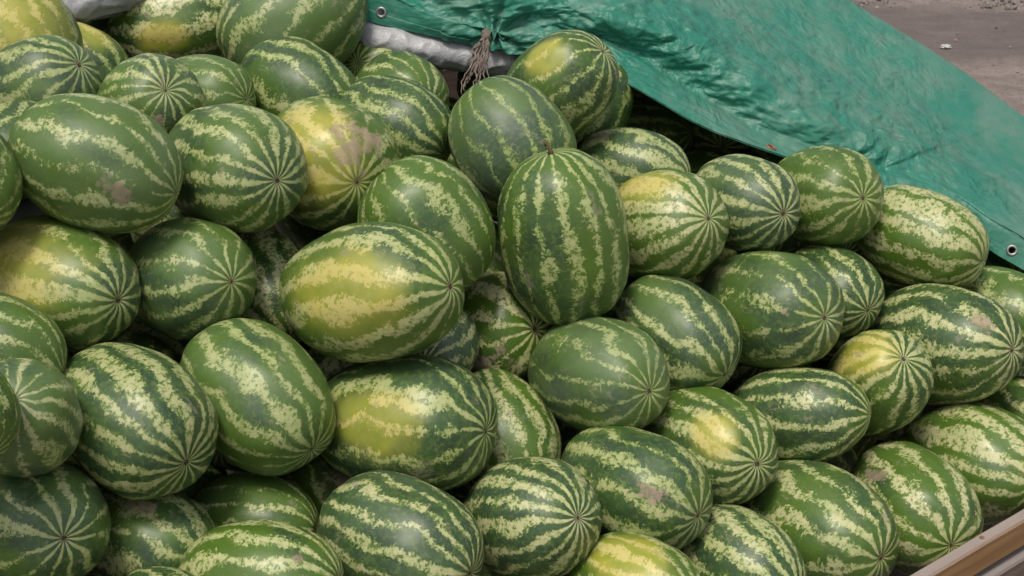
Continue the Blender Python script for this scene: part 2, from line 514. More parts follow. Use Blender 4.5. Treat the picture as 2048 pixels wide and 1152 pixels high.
TABLE = [
((-1.0524, 2.886, 1.1778), (0.2663, 0.8583, -0.034, 0.4373), 0.1396, 1.25, 0.0, 0.3, (0.3766, 0.8115, 0.4468, 1.1), 0, 0.2, 6.06, 1, 'big melon with a broad yellow ground spot in the top left corner', 'watermelons piled in the heap'),
((-0.9182, 2.6624, 1.1215), (0.5704, 0.4427, 0.1432, 0.6769), 0.1098, 1.2, 0.0, 0.5, 0, 0, 0.8, 0.89, 1, 'dark bluish melon with a small reddish blossom scar below the yellow-spotted corner melon', 'watermelons piled in the heap'),
((-0.9491, 3.0552, 1.0543), (0.3961, 0.7779, 0.4062, 0.2701), 0.0974, 1.25, -0.05, 0.2, (0.1455, 0.9459, -0.29, 0.6), 0, 0.2, 9.81, 1, 'small melon with a yellow top half hidden beside the big yellow-spotted corner melon', 'watermelons piled in the heap'),
((-0.785, 3.301, 1.0973), (0.6957, 0.1416, 0.6605, 0.2442), 0.1108, 1.45, 0.15, 0.9, (-0.5135, -0.8367, -0.1904, 0.35), 0, 0.1, 1.12, 0, 'cream banded long melon at the top edge left of the dark diagonal one', 'watermelons piled in the heap'),
((-0.4992, 3.2172, 1.1232), (0.1595, -0.6812, -0.5757, 0.4232), 0.1435, 1.25, -0.1, 0.5, 0, 0, 0.9, 6.76, 0, 'dark melon at the top edge leaning up to the right beside the green tarpaulin corner', 'watermelons piled in the heap'),
((-0.6969, 2.6308, 1.105), (0.5055, 0.0268, 0.4861, -0.7123), 0.1002, 1.25, -0.05, 0.4, 0, (0.4794, 0.229, 0.8472, 0.16), 0.6, 6.72, 1, 'melon whose star of stripes faces the viewer, behind the two big dark left melons', 'watermelons piled in the heap'),
((-0.6526, 2.8525, 1.0555), (0.1561, -0.516, 0.4145, -0.7332), 0.0896, 1.4, -0.05, 0.4, 0, 0, 0.5, 2.09, 1, 'side-on melon half hidden between the viewer-facing star melon and the cream banded one', 'watermelons piled in the heap'),
((-0.7206, 2.32, 1.1069), (0.0392, 0.8002, -0.103, 0.5895), 0.115, 1.3, -0.16, 0.4, 0, (0.166, 0.781, 0.6021, 0.2), 0.9, 6.99, 0, 'large dull dark green melon with a grey scuffed patch, on the left of the heap', 'watermelons piled in the heap'),
((-0.905, 2.4536, 1.0776), (0.3269, 0.4035, 0.5971, -0.6114), 0.0875, 1.3, 0.12, 0.8, 0, 0, 0.3, 1.85, 1, 'pale melon peeping out behind the left side of the large dull scuffed melon', 'watermelons piled in the heap'),
((-0.9078, 2.2183, 1.1174), (0.1508, 0.5329, -0.6502, 0.5201), 0.088, 1.3, -0.2, 0.1, 0, 0, 0.3, 3.4, 1, 'green melon cut by the left edge below the pale peeping one', 'watermelons piled in the heap'),
((-0.514, 2.4792, 1.0381), (0.7419, 0.4383, 0.4997, -0.0886), 0.1185, 1.25, -0.02, 0.5, 0, 0, 0.6, 6.56, 1, 'dark melon with blotchy pale patches between the scuffed melon and the mud-stained yellow one', 'watermelons piled in the heap'),
((-0.3686, 2.6674, 0.9828), (0.7114, 0.5204, 0.4453, -0.1575), 0.1292, 1.25, 0.02, 0.5, (-0.8095, -0.1632, 0.5641, 0.85), (-0.4142, 0.3778, 0.8281, 0.46), 0.2, 0.0, 1, 'yellow flanked melon with a brown dried mud patch', 'watermelons piled in the heap'),
((-0.4573, 2.9711, 1.0239), (0.4714, 0.0018, 0.8192, -0.3267), 0.1128, 1.3, 0.05, 0.4, 0, 0, 0.3, 4.72, 1, 'light green melon directly above the mud-patched yellow one', 'watermelons piled in the heap'),
((-0.2425, 2.837, 1.0022), (0.325, 0.8062, 0.0048, 0.4943), 0.0993, 1.3, 0.02, 0.4, 0, 0, 0.3, 6.06, 1, 'light green melon slanting between the mud-patched one and the dark olive speckled one', 'watermelons piled in the heap'),
((-0.2493, 3.0629, 0.9907), (0.7429, 0.4669, 0.448, -0.1717), 0.1029, 1.3, 0.0, 0.6, 0, 0, 0.4, 1.91, 1, 'melon with bold pale end stripes half hidden beneath the hanging silver sheet', 'watermelons piled in the heap'),
((-0.1596, 2.5108, 0.9069), (0.1636, 0.9219, 0.0706, 0.3441), 0.1194, 1.15, -0.03, 0.4, 0, 0, 0.4, 1.87, 0, 'melon rising behind the big yellow-bellied centre melon', 'watermelons piled in the heap'),
((-0.2532, 2.2956, 0.8707), (0.5269, 0.5819, 0.0623, 0.6163), 0.124, 1.55, 0.02, 0.6, (-0.4137, 0.8705, 0.2664, 0.75), 0, 0.3, 4.97, 1, 'biggest melon, at the centre, with a broad yellow belly and fan of stripes', 'watermelons piled in the heap'),
((0.1001, 2.5518, 0.8688), (0.9732, -0.0167, -0.0831, -0.2137), 0.1276, 1.36, 0.0, 0.2, 0, 0, 0.3, 3.84, 2, 'upright melon standing on end with its dry stem on top', 'watermelons piled in the heap'),
((-0.0039, 2.7589, 0.9942), (0.2032, -0.1667, 0.9089, -0.3237), 0.1195, 1.13, -0.02, 0.2, 0, 0, 0.9, 1.7, 0, 'very dark melon with small olive speckles behind the upright one', 'watermelons piled in the heap'),
((0.1068, 2.9462, 1.0549), (0.7392, 0.3314, 0.222, 0.5427), 0.1083, 1.18, 0.0, 0.3, (-0.6094, 0.6954, 0.3809, 0.45), (0.092, -0.5556, 0.8263, 0.18), 0.3, 2.76, 1, 'melon with a yellow smear near its top, lying against the edge of the green tarpaulin', 'watermelons piled in the heap'),
((0.1703, 3.1256, 0.9507), (0.0909, -0.3415, -0.8226, 0.4455), 0.1053, 1.2, -0.1, 0.1, 0, 0, 0.0, 1.93, 1, 'shadowed melon showing a sliver behind the yellow-smeared melon by the tarpaulin', 'watermelons piled in the heap'),
((0.2616, 2.9424, 0.8633), (0.0016, -0.6406, 0.3041, -0.7051), 0.0945, 1.4, 0.0, 0.4, 0, (0.8524, -0.1682, -0.4952, 0.2), 0.5, 7.12, 0, 'dark melon low in the hollow right of the upright one, under the tarpaulin flap', 'watermelons piled in the heap'),
((0.5135, 3.2815, 0.68), (0.7356, 0.6036, 0.2232, 0.2114), 0.1086, 1.3, -0.1, 0.1, 0, 0, 0.0, 4.02, 1, 'deeply shaded melon in the dark hollow beneath the tarpaulin flap', 'watermelons piled in the heap'),
((0.3109, 2.7236, 0.8188), (0.4427, 0.4919, -0.2066, 0.7207), 0.1171, 1.3, 0.1, 0.6, (0.8278, 0.4768, 0.2955, 0.55), 0, 0.3, 2.63, 1, 'melon with a pale yellow top and white ribbed end beside the upright one', 'watermelons piled in the heap'),
((0.4955, 2.8352, 0.8287), (0.7057, 0.6418, 0.063, 0.2934), 0.1017, 1.35, -0.02, 0.6, 0, 0, 0.8, 0.12, 1, 'grey-green topped melon left of its twin that tucks under the tarpaulin edge', 'watermelons piled in the heap'),
((0.6873, 2.9498, 0.7991), (0.738, 0.5884, 0.012, 0.3303), 0.11, 1.35, -0.02, 0.5, 0, 0, 0.4, 9.73, 1, 'melon tucked right below the tarpaulin edge above the half hidden mottled one', 'watermelons piled in the heap'),
((0.9186, 2.9421, 0.702), (0.4786, 0.7385, 0.0744, 0.4691), 0.1067, 1.42, 0.2, 1.0, 0, 0, 0.1, 0.77, 0, 'strongly cream striped melon in the bay under the tarpaulin near the right side', 'watermelons piled in the heap'),
((1.1921, 3.2818, 0.463), (0.7379, 0.64, 0.1175, 0.1793), 0.1064, 1.3, -0.1, 0.1, 0, 0, 0.0, 3.17, 1, 'shaded melon under the tarpaulin corner with the metal eyelet', 'watermelons piled in the heap'),
((1.1186, 2.9087, 0.5246), (0.1483, 0.5616, -0.4481, 0.6796), 0.107, 1.35, 0.08, 0.6, 0, 0, 0.2, 0.18, 1, 'melon cut by the right edge beneath the tarpaulin eyelet', 'watermelons piled in the heap'),
((0.9403, 2.7568, 0.5286), (0.0572, -0.3178, 0.4916, -0.8088), 0.1308, 1.37, 0.02, 0.7, 0, (0.5045, -0.3045, 0.8079, 0.18), 0.3, 0.96, 1, 'long melon with a dusty streak and white ribbed end near the right edge', 'watermelons piled in the heap'),
((0.6985, 2.8272, 0.6266), (0.6192, 0.3769, 0.5721, -0.3838), 0.0977, 1.35, 0.05, 0.8, 0, 0, 0.3, 8.82, 1, 'partly hidden mottled melon wedged behind the long one right of the centre', 'watermelons piled in the heap'),
((0.5339, 2.663, 0.6577), (0.7882, 0.5588, 0.2015, 0.161), 0.1238, 1.4, 0.02, 0.6, 0, (-0.5933, 0.1373, 0.7932, 0.08), 0.5, 6.62, 1, 'long melon with a small pink scrape and dark blossom dot right of centre', 'watermelons piled in the heap'),
((0.3302, 2.5588, 0.6563), (0.1068, -0.4429, 0.6811, -0.5732), 0.1048, 1.32, -0.07, 0.5, 0, 0, 0.5, 1.75, 1, 'melon sloping down to the right just below the pale yellow topped one', 'watermelons piled in the heap'),
((0.1691, 2.421, 0.6339), (0.7331, 0.3544, 0.5137, -0.2704), 0.1122, 1.4, -0.1, 0.4, 0, 0, 1.0, 6.28, 1, 'dark bluish melon with a star shaped blossom end, just below the upright one', 'watermelons piled in the heap'),
((0.7581, 2.6184, 0.502), (0.7225, 0.3193, -0.1369, 0.5978), 0.1018, 1.5, 0.1, 0.7, (0.0777, 0.639, 0.7653, 0.6), 0, 0.1, 5.75, 1, 'yellowish melon tilted up with ribs fanning from its top right end', 'watermelons piled in the heap'),
((0.578, 2.5056, 0.4968), (0.7098, -0.0012, 0.607, -0.3573), 0.0994, 1.48, 0.05, 0.7, 0, 0, 0.3, 1.79, 0, 'long level melon with one wide pale band, in the lower right', 'watermelons piled in the heap'),
((0.382, 2.381, 0.4976), (0.7708, 0.4301, 0.4243, -0.2023), 0.115, 1.37, 0.05, 0.6, (-0.7528, -0.1149, 0.6482, 0.4), 0, 0.3, 2.56, 1, 'yellow tinged melon with a fluted blossom end, left of the long level one', 'watermelons piled in the heap'),
((0.9936, 2.6032, 0.3241), (0.5478, 0.5856, -0.1669, 0.5737), 0.1264, 1.36, 0.15, 1.0, 0, 0, 0.2, 8.93, 1, 'cream mottled melon at the right edge just above the wooden board', 'watermelons piled in the heap'),
((1.1687, 2.7716, 0.3172), (0.4707, 0.5817, -0.3376, 0.571), 0.0991, 1.3, 0.0, 0.8, 0, 0, 0.2, 1.21, 1, 'melon corner at the right edge between the long dusty one and cream mottled one', 'watermelons piled in the heap'),
((0.8096, 2.4359, 0.3235), (0.5152, 0.5793, -0.3498, 0.5259), 0.1191, 1.36, 0.1, 0.8, 0, (0.5167, 0.8541, -0.0596, 0.2), 0.3, 0.15, 1, 'mottled melon with a dusty brown smear resting against the wooden board', 'watermelons piled in the heap'),
((0.5964, 2.3239, 0.3478), (0.3233, -0.0999, 0.6384, -0.6914), 0.1233, 1.4, 0.0, 0.7, 0, 0, 0.3, 7.01, 1, 'large melon by the end of the wooden board at the bottom right', 'watermelons piled in the heap'),
((0.2211, 2.2304, 0.5063), (0.6399, 0.1992, 0.6734, -0.312), 0.1083, 1.42, 0.02, 0.5, 0, (-0.3787, -0.6696, 0.6389, 0.2), 0.4, 8.27, 1, 'melon with a pink brown scar along its side, low at the centre right', 'watermelons piled in the heap'),
((0.4189, 2.1857, 0.362), (0.5893, 0.6841, 0.0269, 0.429), 0.1044, 1.36, 0.05, 0.6, 0, 0, 0.4, 6.4, 1, 'melon cut by the bottom edge, left of the large one by the board', 'watermelons piled in the heap'),
((0.2178, 2.0311, 0.4175), (0.7124, 0.5711, 0.2501, 0.3223), 0.098, 1.3, 0.1, 0.5, (-0.3737, 0.9089, 0.185, 0.7), 0, 0.1, 9.13, 1, 'bright yellow patched melon cut by the bottom edge', 'watermelons piled in the heap'),
((0.0305, 2.1261, 0.504), (0.4017, 0.4715, -0.1972, 0.7599), 0.1098, 1.36, 0.12, 0.8, 0, 0, 0.4, 0.29, 1, 'pale banded melon with its star end turned right at the bottom centre', 'watermelons piled in the heap'),
((-0.1914, 2.0175, 0.5296), (0.08, -0.5275, 0.4719, -0.7019), 0.1119, 1.36, 0.0, 0.8, 0, (0.6128, -0.6374, 0.4671, 0.08), 0.5, 4.31, 1, 'large mottled melon cut by the bottom edge left of the pale star-ended one', 'watermelons piled in the heap'),
((-0.1993, 2.2357, 0.6371), (0.7003, 0.0416, 0.6403, -0.3128), 0.1252, 1.42, -0.06, 0.4, (-0.1387, -0.9881, 0.0669, 0.55), 0, 0.3, 8.69, 1, 'large melon with a glowing yellow ground spot on its left, below the biggest one', 'watermelons piled in the heap'),
((-0.4473, 2.182, 0.7217), (0.089, 0.7122, -0.4231, 0.553), 0.1168, 1.3, -0.1, 0.5, 0, 0, 0.6, 7.73, 1, 'dark green melon pointing down to the right, left of the two yellow spotted ones', 'watermelons piled in the heap'),
((-0.6323, 2.0532, 0.7556), (0.4613, 0.7602, 0.0289, 0.4565), 0.1156, 1.35, 0.04, 1.0, 0, 0, 0.4, 0.1, 1, 'melon with thick creamy white broken stripes in the lower left', 'watermelons piled in the heap'),
((-0.5847, 2.3477, 0.8729), (0.6569, 0.0912, 0.5968, -0.4517), 0.1117, 1.2, -0.04, 0.5, 0, 0, 0.8, 8.12, 1, 'round dark melon with a centred star end, left of the biggest one', 'watermelons piled in the heap'),
((-0.7952, 2.2682, 0.8995), (0.107, -0.4753, 0.476, -0.7322), 0.1169, 1.42, 0.05, 0.4, (0.9853, -0.0179, -0.17, 0.95), 0, 0.5, 2.81, 1, 'large melon yellowing towards the left edge with its star end turned right', 'watermelons piled in the heap'),
((-0.8434, 2.0696, 0.8765), (0.2063, 0.7961, 0.1323, 0.5533), 0.0885, 1.3, 0.02, 0.5, 0, 0, 0.5, 1.13, 0, 'melon at the left edge under the yellowing large one', 'watermelons piled in the heap'),
((-0.7535, 1.9012, 0.8422), (0.7059, 0.3727, -0.1574, 0.5815), 0.0878, 1.35, 0.05, 0.6, 0, 0, 1.0, 3.57, 1, 'silvery bluish melon with a black blossom dot facing outwards at the left edge', 'watermelons piled in the heap'),
((-0.7879, 1.7584, 0.948), (0.1293, -0.4203, 0.7542, -0.4876), 0.0738, 1.3, -0.2, 0.1, 0, 0, 0.1, 1.76, 1, 'plain green melon barely showing at the left edge beside the silvery one', 'watermelons piled in the heap'),
((-0.7632, 1.9166, 0.6379), (0.7853, 0.5401, 0.2293, 0.1975), 0.1056, 1.3, -0.06, 0.6, 0, 0, 0.4, 4.72, 1, 'big melon in the bottom left corner with a sunburst of stripes', 'watermelons piled in the heap'),
((-0.6246, 2.0198, 0.5317), (0.4739, 0.7034, 0.1886, 0.4951), 0.0957, 1.35, 0.1, 0.9, 0, (0.2996, 0.95, 0.0883, 0.2), 0.3, 3.48, 1, 'mottled melon with a brown mud smear beside the sunburst corner melon', 'watermelons piled in the heap'),
((-0.4606, 2.1156, 0.4977), (0.6248, 0.5221, 0.3873, 0.4324), 0.0934, 1.35, -0.05, 0.5, 0, 0, 0.4, 3.76, 1, 'dark melon with one pale wedge near its end under the two dark melons', 'watermelons piled in the heap'),
((-0.4081, 1.893, 0.5389), (0.3057, 0.6182, 0.0823, 0.7195), 0.1008, 1.4, 0.12, 0.6, 0, (0.3835, 0.5922, 0.7087, 0.1), 0.2, 0.07, 1, 'light green melon at the bottom edge over the dark one with pale wedge', 'watermelons piled in the heap'),
((-0.5344, 1.7647, 0.5637), (0.7107, 0.5872, 0.2685, 0.2793), 0.0799, 1.3, 0.1, 0.9, 0, 0, 0.2, 5.88, 1, 'melon showing only its crown at the bottom edge near the corner', 'watermelons piled in the heap'),
((-0.4734, 2.4939, 0.7839), (0.0258, -0.3614, 0.7872, -0.4991), 0.0949, 1.3, 0.2, 1.0, 0, 0, 0.1, 7.65, 1, 'cream coloured melon deep in the gap left of the biggest one', 'watermelons piled in the heap'),
((-0.0426, 2.6237, 0.6266), (0.7485, 0.5371, 0.1129, 0.3721), 0.1198, 1.3, 0.08, 0.9, 0, (-0.885, -0.1895, 0.4253, 0.5), 0.0, 9.5, 1, 'dusty brown mottled melon deep in the gap below the upright one', 'watermelons piled in the heap'),
((-0.1487, 2.4433, 0.6856), (0.2891, 0.3339, 0.551, -0.708), 0.0831, 1.2, 0.05, 0.9, 0, 0, 1.0, 4.25, 1, 'silver striped melon peeping out under the right end of the biggest one', 'watermelons piled in the heap'),
((-0.0154, 2.3691, 0.5373), (0.2714, 0.7332, -0.4528, 0.4287), 0.0984, 1.35, 0.15, 0.9, 0, 0, 0.2, 9.44, 1, 'cream blotched melon between the glowing yellow spotted one and the dark bluish one', 'watermelons piled in the heap'),
((-0.3448, 2.2508, 0.4575), (0.5447, 0.7628, 0.0159, 0.3482), 0.0864, 1.3, -0.1, 0.2, 0, (0.6571, 0.6648, 0.3553, 0.5), 0.0, 3.53, 1, 'shaded dusty melon in the dark gap above the large mottled bottom one', 'watermelons piled in the heap'),
((-1.166, 2.9628, 1.5058), (0.7216, 0.3007, -0.4832, 0.3941), 0.107, 1.206, 0.01, 0.61, 0, 0, 0.2, 4.54, 0, 'watermelon buried in shadow beneath the outer layer of the heap', 'watermelons buried under the outer layer'),
((-1.2273, 2.7583, 1.3237), (0.6774, -0.732, -0.0618, 0.0384), 0.1074, 1.274, 0.04, 0.75, 0, 0, 0.2, 0.09, 0, 'watermelon buried in shadow beneath the outer layer of the heap', 'watermelons buried under the outer layer'),
((-1.2705, 3.0324, 1.0422), (0.0405, -0.2479, 0.8127, 0.5257), 0.1084, 1.302, 0.01, 0.22, 0, 0, 0.2, 2.37, 0, 'watermelon buried in shadow beneath the outer layer of the heap', 'watermelons buried under the outer layer'),
((-1.1896, 2.5069, 1.0341), (0.4005, -0.1499, -0.8391, 0.3361), 0.1047, 1.271, 0.03, 0.67, 0, 0, 0.2, 4.88, 0, 'watermelon buried in shadow beneath the outer layer of the heap', 'watermelons buried under the outer layer'),
((-1.0998, 2.3752, 0.8587), (0.4851, -0.5738, -0.0932, 0.6533), 0.1043, 1.255, -0.02, 0.57, 0, 0, 0.2, 1.9, 0, 'watermelon buried in shadow beneath the outer layer of the heap', 'watermelons buried under the outer layer'),
((-1.2252, 2.2468, 0.7617), (0.3411, 0.4252, -0.5134, -0.6628), 0.099, 1.38, -0.09, 0.46, 0, 0, 0.2, 2.78, 0, 'watermelon buried in shadow beneath the outer layer of the heap', 'watermelons buried under the outer layer'),
((-1.1041, 2.1201, 0.5479), (0.5002, -0.5242, -0.4061, 0.5568), 0.1131, 1.339, 0.02, 0.32, 0, 0, 0.2, 0.3, 0, 'watermelon buried in shadow beneath the outer layer of the heap', 'watermelons buried under the outer layer'),
((-1.1069, 1.9188, 0.4454), (0.5052, -0.8439, 0.1283, -0.1274), 0.1088, 1.211, -0.06, 0.78, 0, 0, 0.2, 8.07, 0, 'watermelon buried in shadow beneath the outer layer of the heap', 'watermelons buried under the outer layer'),
((-1.1523, 3.129, 1.2492), (0.7881, -0.0313, 0.5872, -0.1819), 0.0989, 1.212, -0.05, 0.38, 0, 0, 0.2, 6.91, 0, 'watermelon buried in shadow beneath the outer layer of the heap', 'watermelons buried under the outer layer'),
((-1.0961, 3.169, 0.9672), (0.8523, -0.4634, 0.2422, 0.0142), 0.0969, 1.204, -0.02, 0.22, 0, 0, 0.2, 2.94, 0, 'watermelon buried in shadow beneath the outer layer of the heap', 'watermelons buried under the outer layer'),
((-1.0303, 2.8287, 0.933), (0.465, -0.8059, -0.0063, 0.3664), 0.1013, 1.252, 0.08, 0.45, 0, 0, 0.2, 0.1, 0, 'watermelon buried in shadow beneath the outer layer of the heap', 'watermelons buried under the outer layer'),
((-0.9025, 2.481, 0.798), (0.629, -0.4273, -0.3323, 0.558), 0.1099, 1.208, 0.01, 0.42, 0, 0, 0.2, 4.8, 0, 'watermelon buried in shadow beneath the outer layer of the heap', 'watermelons buried under the outer layer'),
((-0.9398, 2.2926, 0.695), (0.0025, -0.7428, -0.195, -0.6405), 0.1059, 1.332, 0.06, 0.43, 0, 0, 0.2, 3.43, 0, 'watermelon buried in shadow beneath the outer layer of the heap', 'watermelons buried under the outer layer'),
((-0.8421, 2.1246, 0.5641), (0.6703, -0.5467, 0.4885, -0.115), 0.0979, 1.289, -0.09, 0.43, 0, 0, 0.2, 4.17, 0, 'watermelon buried in shadow beneath the outer layer of the heap', 'watermelons buried under the outer layer'),
((-0.9038, 2.0034, 0.4122), (0.7021, 0.5245, 0.2289, -0.4237), 0.0983, 1.4, 0.1, 0.29, 0, 0, 0.2, 7.08, 0, 'watermelon buried in shadow beneath the outer layer of the heap', 'watermelons buried under the outer layer'),
((-0.8403, 3.4416, 0.9106), (0.6009, 0.7934, -0.0067, 0.0973), 0.1013, 1.279, 0.04, 0.34, 0, 0, 0.2, 8.37, 0, 'watermelon buried in shadow beneath the outer layer of the heap', 'watermelons buried under the outer layer'),
((-0.8433, 2.6859, 0.9116), (0.649, 0.0361, 0.6098, 0.4534), 0.1131, 1.34, 0.0, 0.61, 0, 0, 0.2, 9.33, 0, 'watermelon buried in shadow beneath the outer layer of the heap', 'watermelons buried under the outer layer'),
((-0.6245, 2.6178, 0.8824), (0.3948, 0.7093, -0.1082, -0.5739), 0.096, 1.36, 0.01, 0.67, 0, 0, 0.2, 7.92, 0, 'watermelon buried in shadow beneath the outer layer of the heap', 'watermelons buried under the outer layer'),
((-0.7069, 2.2752, 0.6777), (0.4722, -0.274, 0.5682, 0.6158), 0.1, 1.228, -0.06, 0.56, 0, 0, 0.2, 2.32, 0, 'watermelon buried in shadow beneath the outer layer of the heap', 'watermelons buried under the outer layer'),
((-0.6497, 2.2329, 0.4644), (0.656, -0.6382, 0.388, -0.1086), 0.0998, 1.325, 0.03, 0.37, 0, 0, 0.2, 3.46, 0, 'watermelon buried in shadow beneath the outer layer of the heap', 'watermelons buried under the outer layer'),
((-0.7323, 2.119, 0.2885), (0.1994, -0.4115, 0.8875, 0.0567), 0.1061, 1.335, -0.01, 0.65, 0, 0, 0.2, 2.34, 0, 'watermelon buried in shadow beneath the outer layer of the heap', 'watermelons buried under the outer layer'),
((-0.6139, 3.3491, 0.924), (0.3412, 0.7117, 0.175, -0.5886), 0.1099, 1.312, 0.1, 0.5, 0, 0, 0.2, 5.32, 0, 'watermelon buried in shadow beneath the outer layer of the heap', 'watermelons buried under the outer layer'),
((-0.6529, 2.9466, 0.8413), (0.1041, -0.4634, 0.5288, 0.7034), 0.1113, 1.341, 0.08, 0.65, 0, 0, 0.2, 8.39, 0, 'watermelon buried in shadow beneath the outer layer of the heap', 'watermelons buried under the outer layer'),
((-0.5126, 2.6764, 0.6989), (0.2859, 0.5057, -0.4205, -0.6969), 0.1024, 1.218, -0.04, 0.75, 0, 0, 0.2, 5.01, 0, 'watermelon buried in shadow beneath the outer layer of the heap', 'watermelons buried under the outer layer'),
((-0.5022, 2.3721, 0.5878), (0.7298, -0.659, 0.1818, 0.0006), 0.1073, 1.283, -0.05, 0.29, 0, 0, 0.2, 8.74, 0, 'watermelon buried in shadow beneath the outer layer of the heap', 'watermelons buried under the outer layer'),
((-0.4955, 2.4382, 0.3943), (0.6285, -0.6159, -0.4492, 0.1547), 0.0952, 1.214, -0.09, 0.38, 0, 0, 0.2, 7.92, 0, 'watermelon buried in shadow beneath the outer layer of the heap', 'watermelons buried under the outer layer'),
((-0.5576, 2.2292, 0.288), (0.3912, -0.749, 0.2035, 0.4945), 0.0974, 1.284, 0.08, 0.37, 0, 0, 0.2, 7.47, 0, 'watermelon buried in shadow beneath the outer layer of the heap', 'watermelons buried under the outer layer'),
((-0.3003, 3.3266, 0.9596), (0.3234, -0.1654, 0.8414, 0.4001), 0.1098, 1.322, -0.08, 0.24, 0, 0, 0.2, 0.33, 0, 'watermelon buried in shadow beneath the outer layer of the heap', 'watermelons buried under the outer layer'),
((-0.4228, 2.8796, 0.813), (0.835, 0.2207, -0.3238, 0.3862), 0.1023, 1.377, -0.01, 0.36, 0, 0, 0.2, 2.07, 0, 'watermelon buried in shadow beneath the outer layer of the heap', 'watermelons buried under the outer layer'),
((-0.2816, 2.6468, 0.7634), (0.1685, 0.2503, 0.7059, 0.6408), 0.1065, 1.217, -0.03, 0.36, 0, 0, 0.2, 5.55, 0, 'watermelon buried in shadow beneath the outer layer of the heap', 'watermelons buried under the outer layer'),
((-0.2983, 2.5516, 0.5611), (0.4873, -0.3581, -0.562, 0.5644), 0.113, 1.374, -0.01, 0.44, 0, 0, 0.2, 9.35, 0, 'watermelon buried in shadow beneath the outer layer of the heap', 'watermelons buried under the outer layer'),
((-0.2611, 2.4184, 0.3959), (0.5789, 0.1584, -0.6909, -0.4031), 0.1008, 1.344, 0.09, 0.46, 0, 0, 0.2, 5.42, 0, 'watermelon buried in shadow beneath the outer layer of the heap', 'watermelons buried under the outer layer'),
((-0.3657, 2.0993, 0.2881), (0.341, 0.1708, 0.9106, -0.1592), 0.0983, 1.297, 0.03, 0.28, 0, 0, 0.2, 9.5, 0, 'watermelon buried in shadow beneath the outer layer of the heap', 'watermelons buried under the outer layer'),
((-0.2102, 2.9688, 0.8093), (0.749, 0.5992, -0.267, -0.0931), 0.1037, 1.273, 0.01, 0.36, 0, 0, 0.2, 8.19, 0, 'watermelon buried in shadow beneath the outer layer of the heap', 'watermelons buried under the outer layer'),
((-0.0823, 2.8905, 0.6462), (0.7233, 0.2624, 0.5902, -0.244), 0.1123, 1.283, 0.01, 0.21, 0, 0, 0.2, 7.3, 0, 'watermelon buried in shadow beneath the outer layer of the heap', 'watermelons buried under the outer layer'),
((-0.1723, 2.7638, 0.4566), (0.6898, 0.0777, 0.6888, -0.2093), 0.0963, 1.226, -0.09, 0.44, 0, 0, 0.2, 7.4, 0, 'watermelon buried in shadow beneath the outer layer of the heap', 'watermelons buried under the outer layer'),
((-0.0553, 2.5071, 0.383), (0.2894, -0.2387, -0.6422, -0.6684), 0.1066, 1.2, 0.04, 0.24, 0, 0, 0.2, 3.03, 0, 'watermelon buried in shadow beneath the outer layer of the heap', 'watermelons buried under the outer layer'),
((-0.1869, 2.2007, 0.3046), (0.1826, 0.4556, -0.5493, 0.6763), 0.1075, 1.35, 0.08, 0.51, 0, 0, 0.2, 7.56, 0, 'watermelon buried in shadow beneath the outer layer of the heap', 'watermelons buried under the outer layer'),
((0.0212, 2.9385, 0.845), (0.6124, 0.4269, -0.5245, -0.4094), 0.1005, 1.206, -0.08, 0.51, 0, 0, 0.2, 3.09, 0, 'watermelon buried in shadow beneath the outer layer of the heap', 'watermelons buried under the outer layer'),
((0.1585, 2.7913, 0.637), (0.2533, 0.5744, -0.4095, -0.662), 0.0993, 1.261, -0.07, 0.22, 0, 0, 0.2, 8.64, 0, 'watermelon buried in shadow beneath the outer layer of the heap', 'watermelons buried under the outer layer'),
((0.0452, 2.7563, 0.4744), (0.4247, 0.6127, -0.128, 0.6541), 0.0955, 1.245, -0.01, 0.72, 0, 0, 0.2, 9.8, 0, 'watermelon buried in shadow beneath the outer layer of the heap', 'watermelons buried under the outer layer'),
((0.1637, 2.441, 0.3645), (0.0347, -0.6785, -0.3957, -0.618), 0.1009, 1.275, 0.02, 0.5, 0, 0, 0.2, 7.86, 0, 'watermelon buried in shadow beneath the outer layer of the heap', 'watermelons buried under the outer layer'),
((0.0285, 2.249, 0.2983), (0.5122, 0.8114, 0.2032, 0.1949), 0.1102, 1.341, 0.09, 0.73, 0, 0, 0.2, 7.97, 0, 'watermelon buried in shadow beneath the outer layer of the heap', 'watermelons buried under the outer layer'),
((0.3625, 3.5832, 0.6045), (0.7355, -0.4606, -0.4053, -0.2877), 0.1073, 1.326, -0.09, 0.21, 0, 0, 0.2, 9.3, 0, 'watermelon buried in shadow beneath the outer layer of the heap', 'watermelons buried under the outer layer'),
((0.4816, 3.3858, 0.4835), (0.2662, -0.4257, 0.5442, 0.6721), 0.1055, 1.265, 0.01, 0.32, 0, 0, 0.2, 0.07, 0, 'watermelon buried in shadow beneath the outer layer of the heap', 'watermelons buried under the outer layer'),
((0.2773, 2.6925, 0.496), (0.4563, -0.0494, -0.6957, 0.5526), 0.1024, 1.378, 0.05, 0.24, 0, 0, 0.2, 0.96, 0, 'watermelon buried in shadow beneath the outer layer of the heap', 'watermelons buried under the outer layer'),
((0.3454, 2.5767, 0.3347), (0.6006, -0.7256, -0.178, 0.2847), 0.1013, 1.374, -0.04, 0.39, 0, 0, 0.2, 3.64, 0, 'watermelon buried in shadow beneath the outer layer of the heap', 'watermelons buried under the outer layer'),
((0.21, 2.2824, 0.1677), (0.5345, 0.7481, -0.0385, 0.3912), 0.1064, 1.342, 0.03, 0.28, 0, 0, 0.2, 8.66, 0, 'watermelon buried in shadow beneath the outer layer of the heap', 'watermelons buried under the outer layer'),
((0.6121, 3.5192, 0.5981), (0.4141, 0.4157, -0.4541, -0.6704), 0.1027, 1.307, -0.05, 0.76, 0, 0, 0.2, 4.87, 0, 'watermelon buried in shadow beneath the outer layer of the heap', 'watermelons buried under the outer layer'),
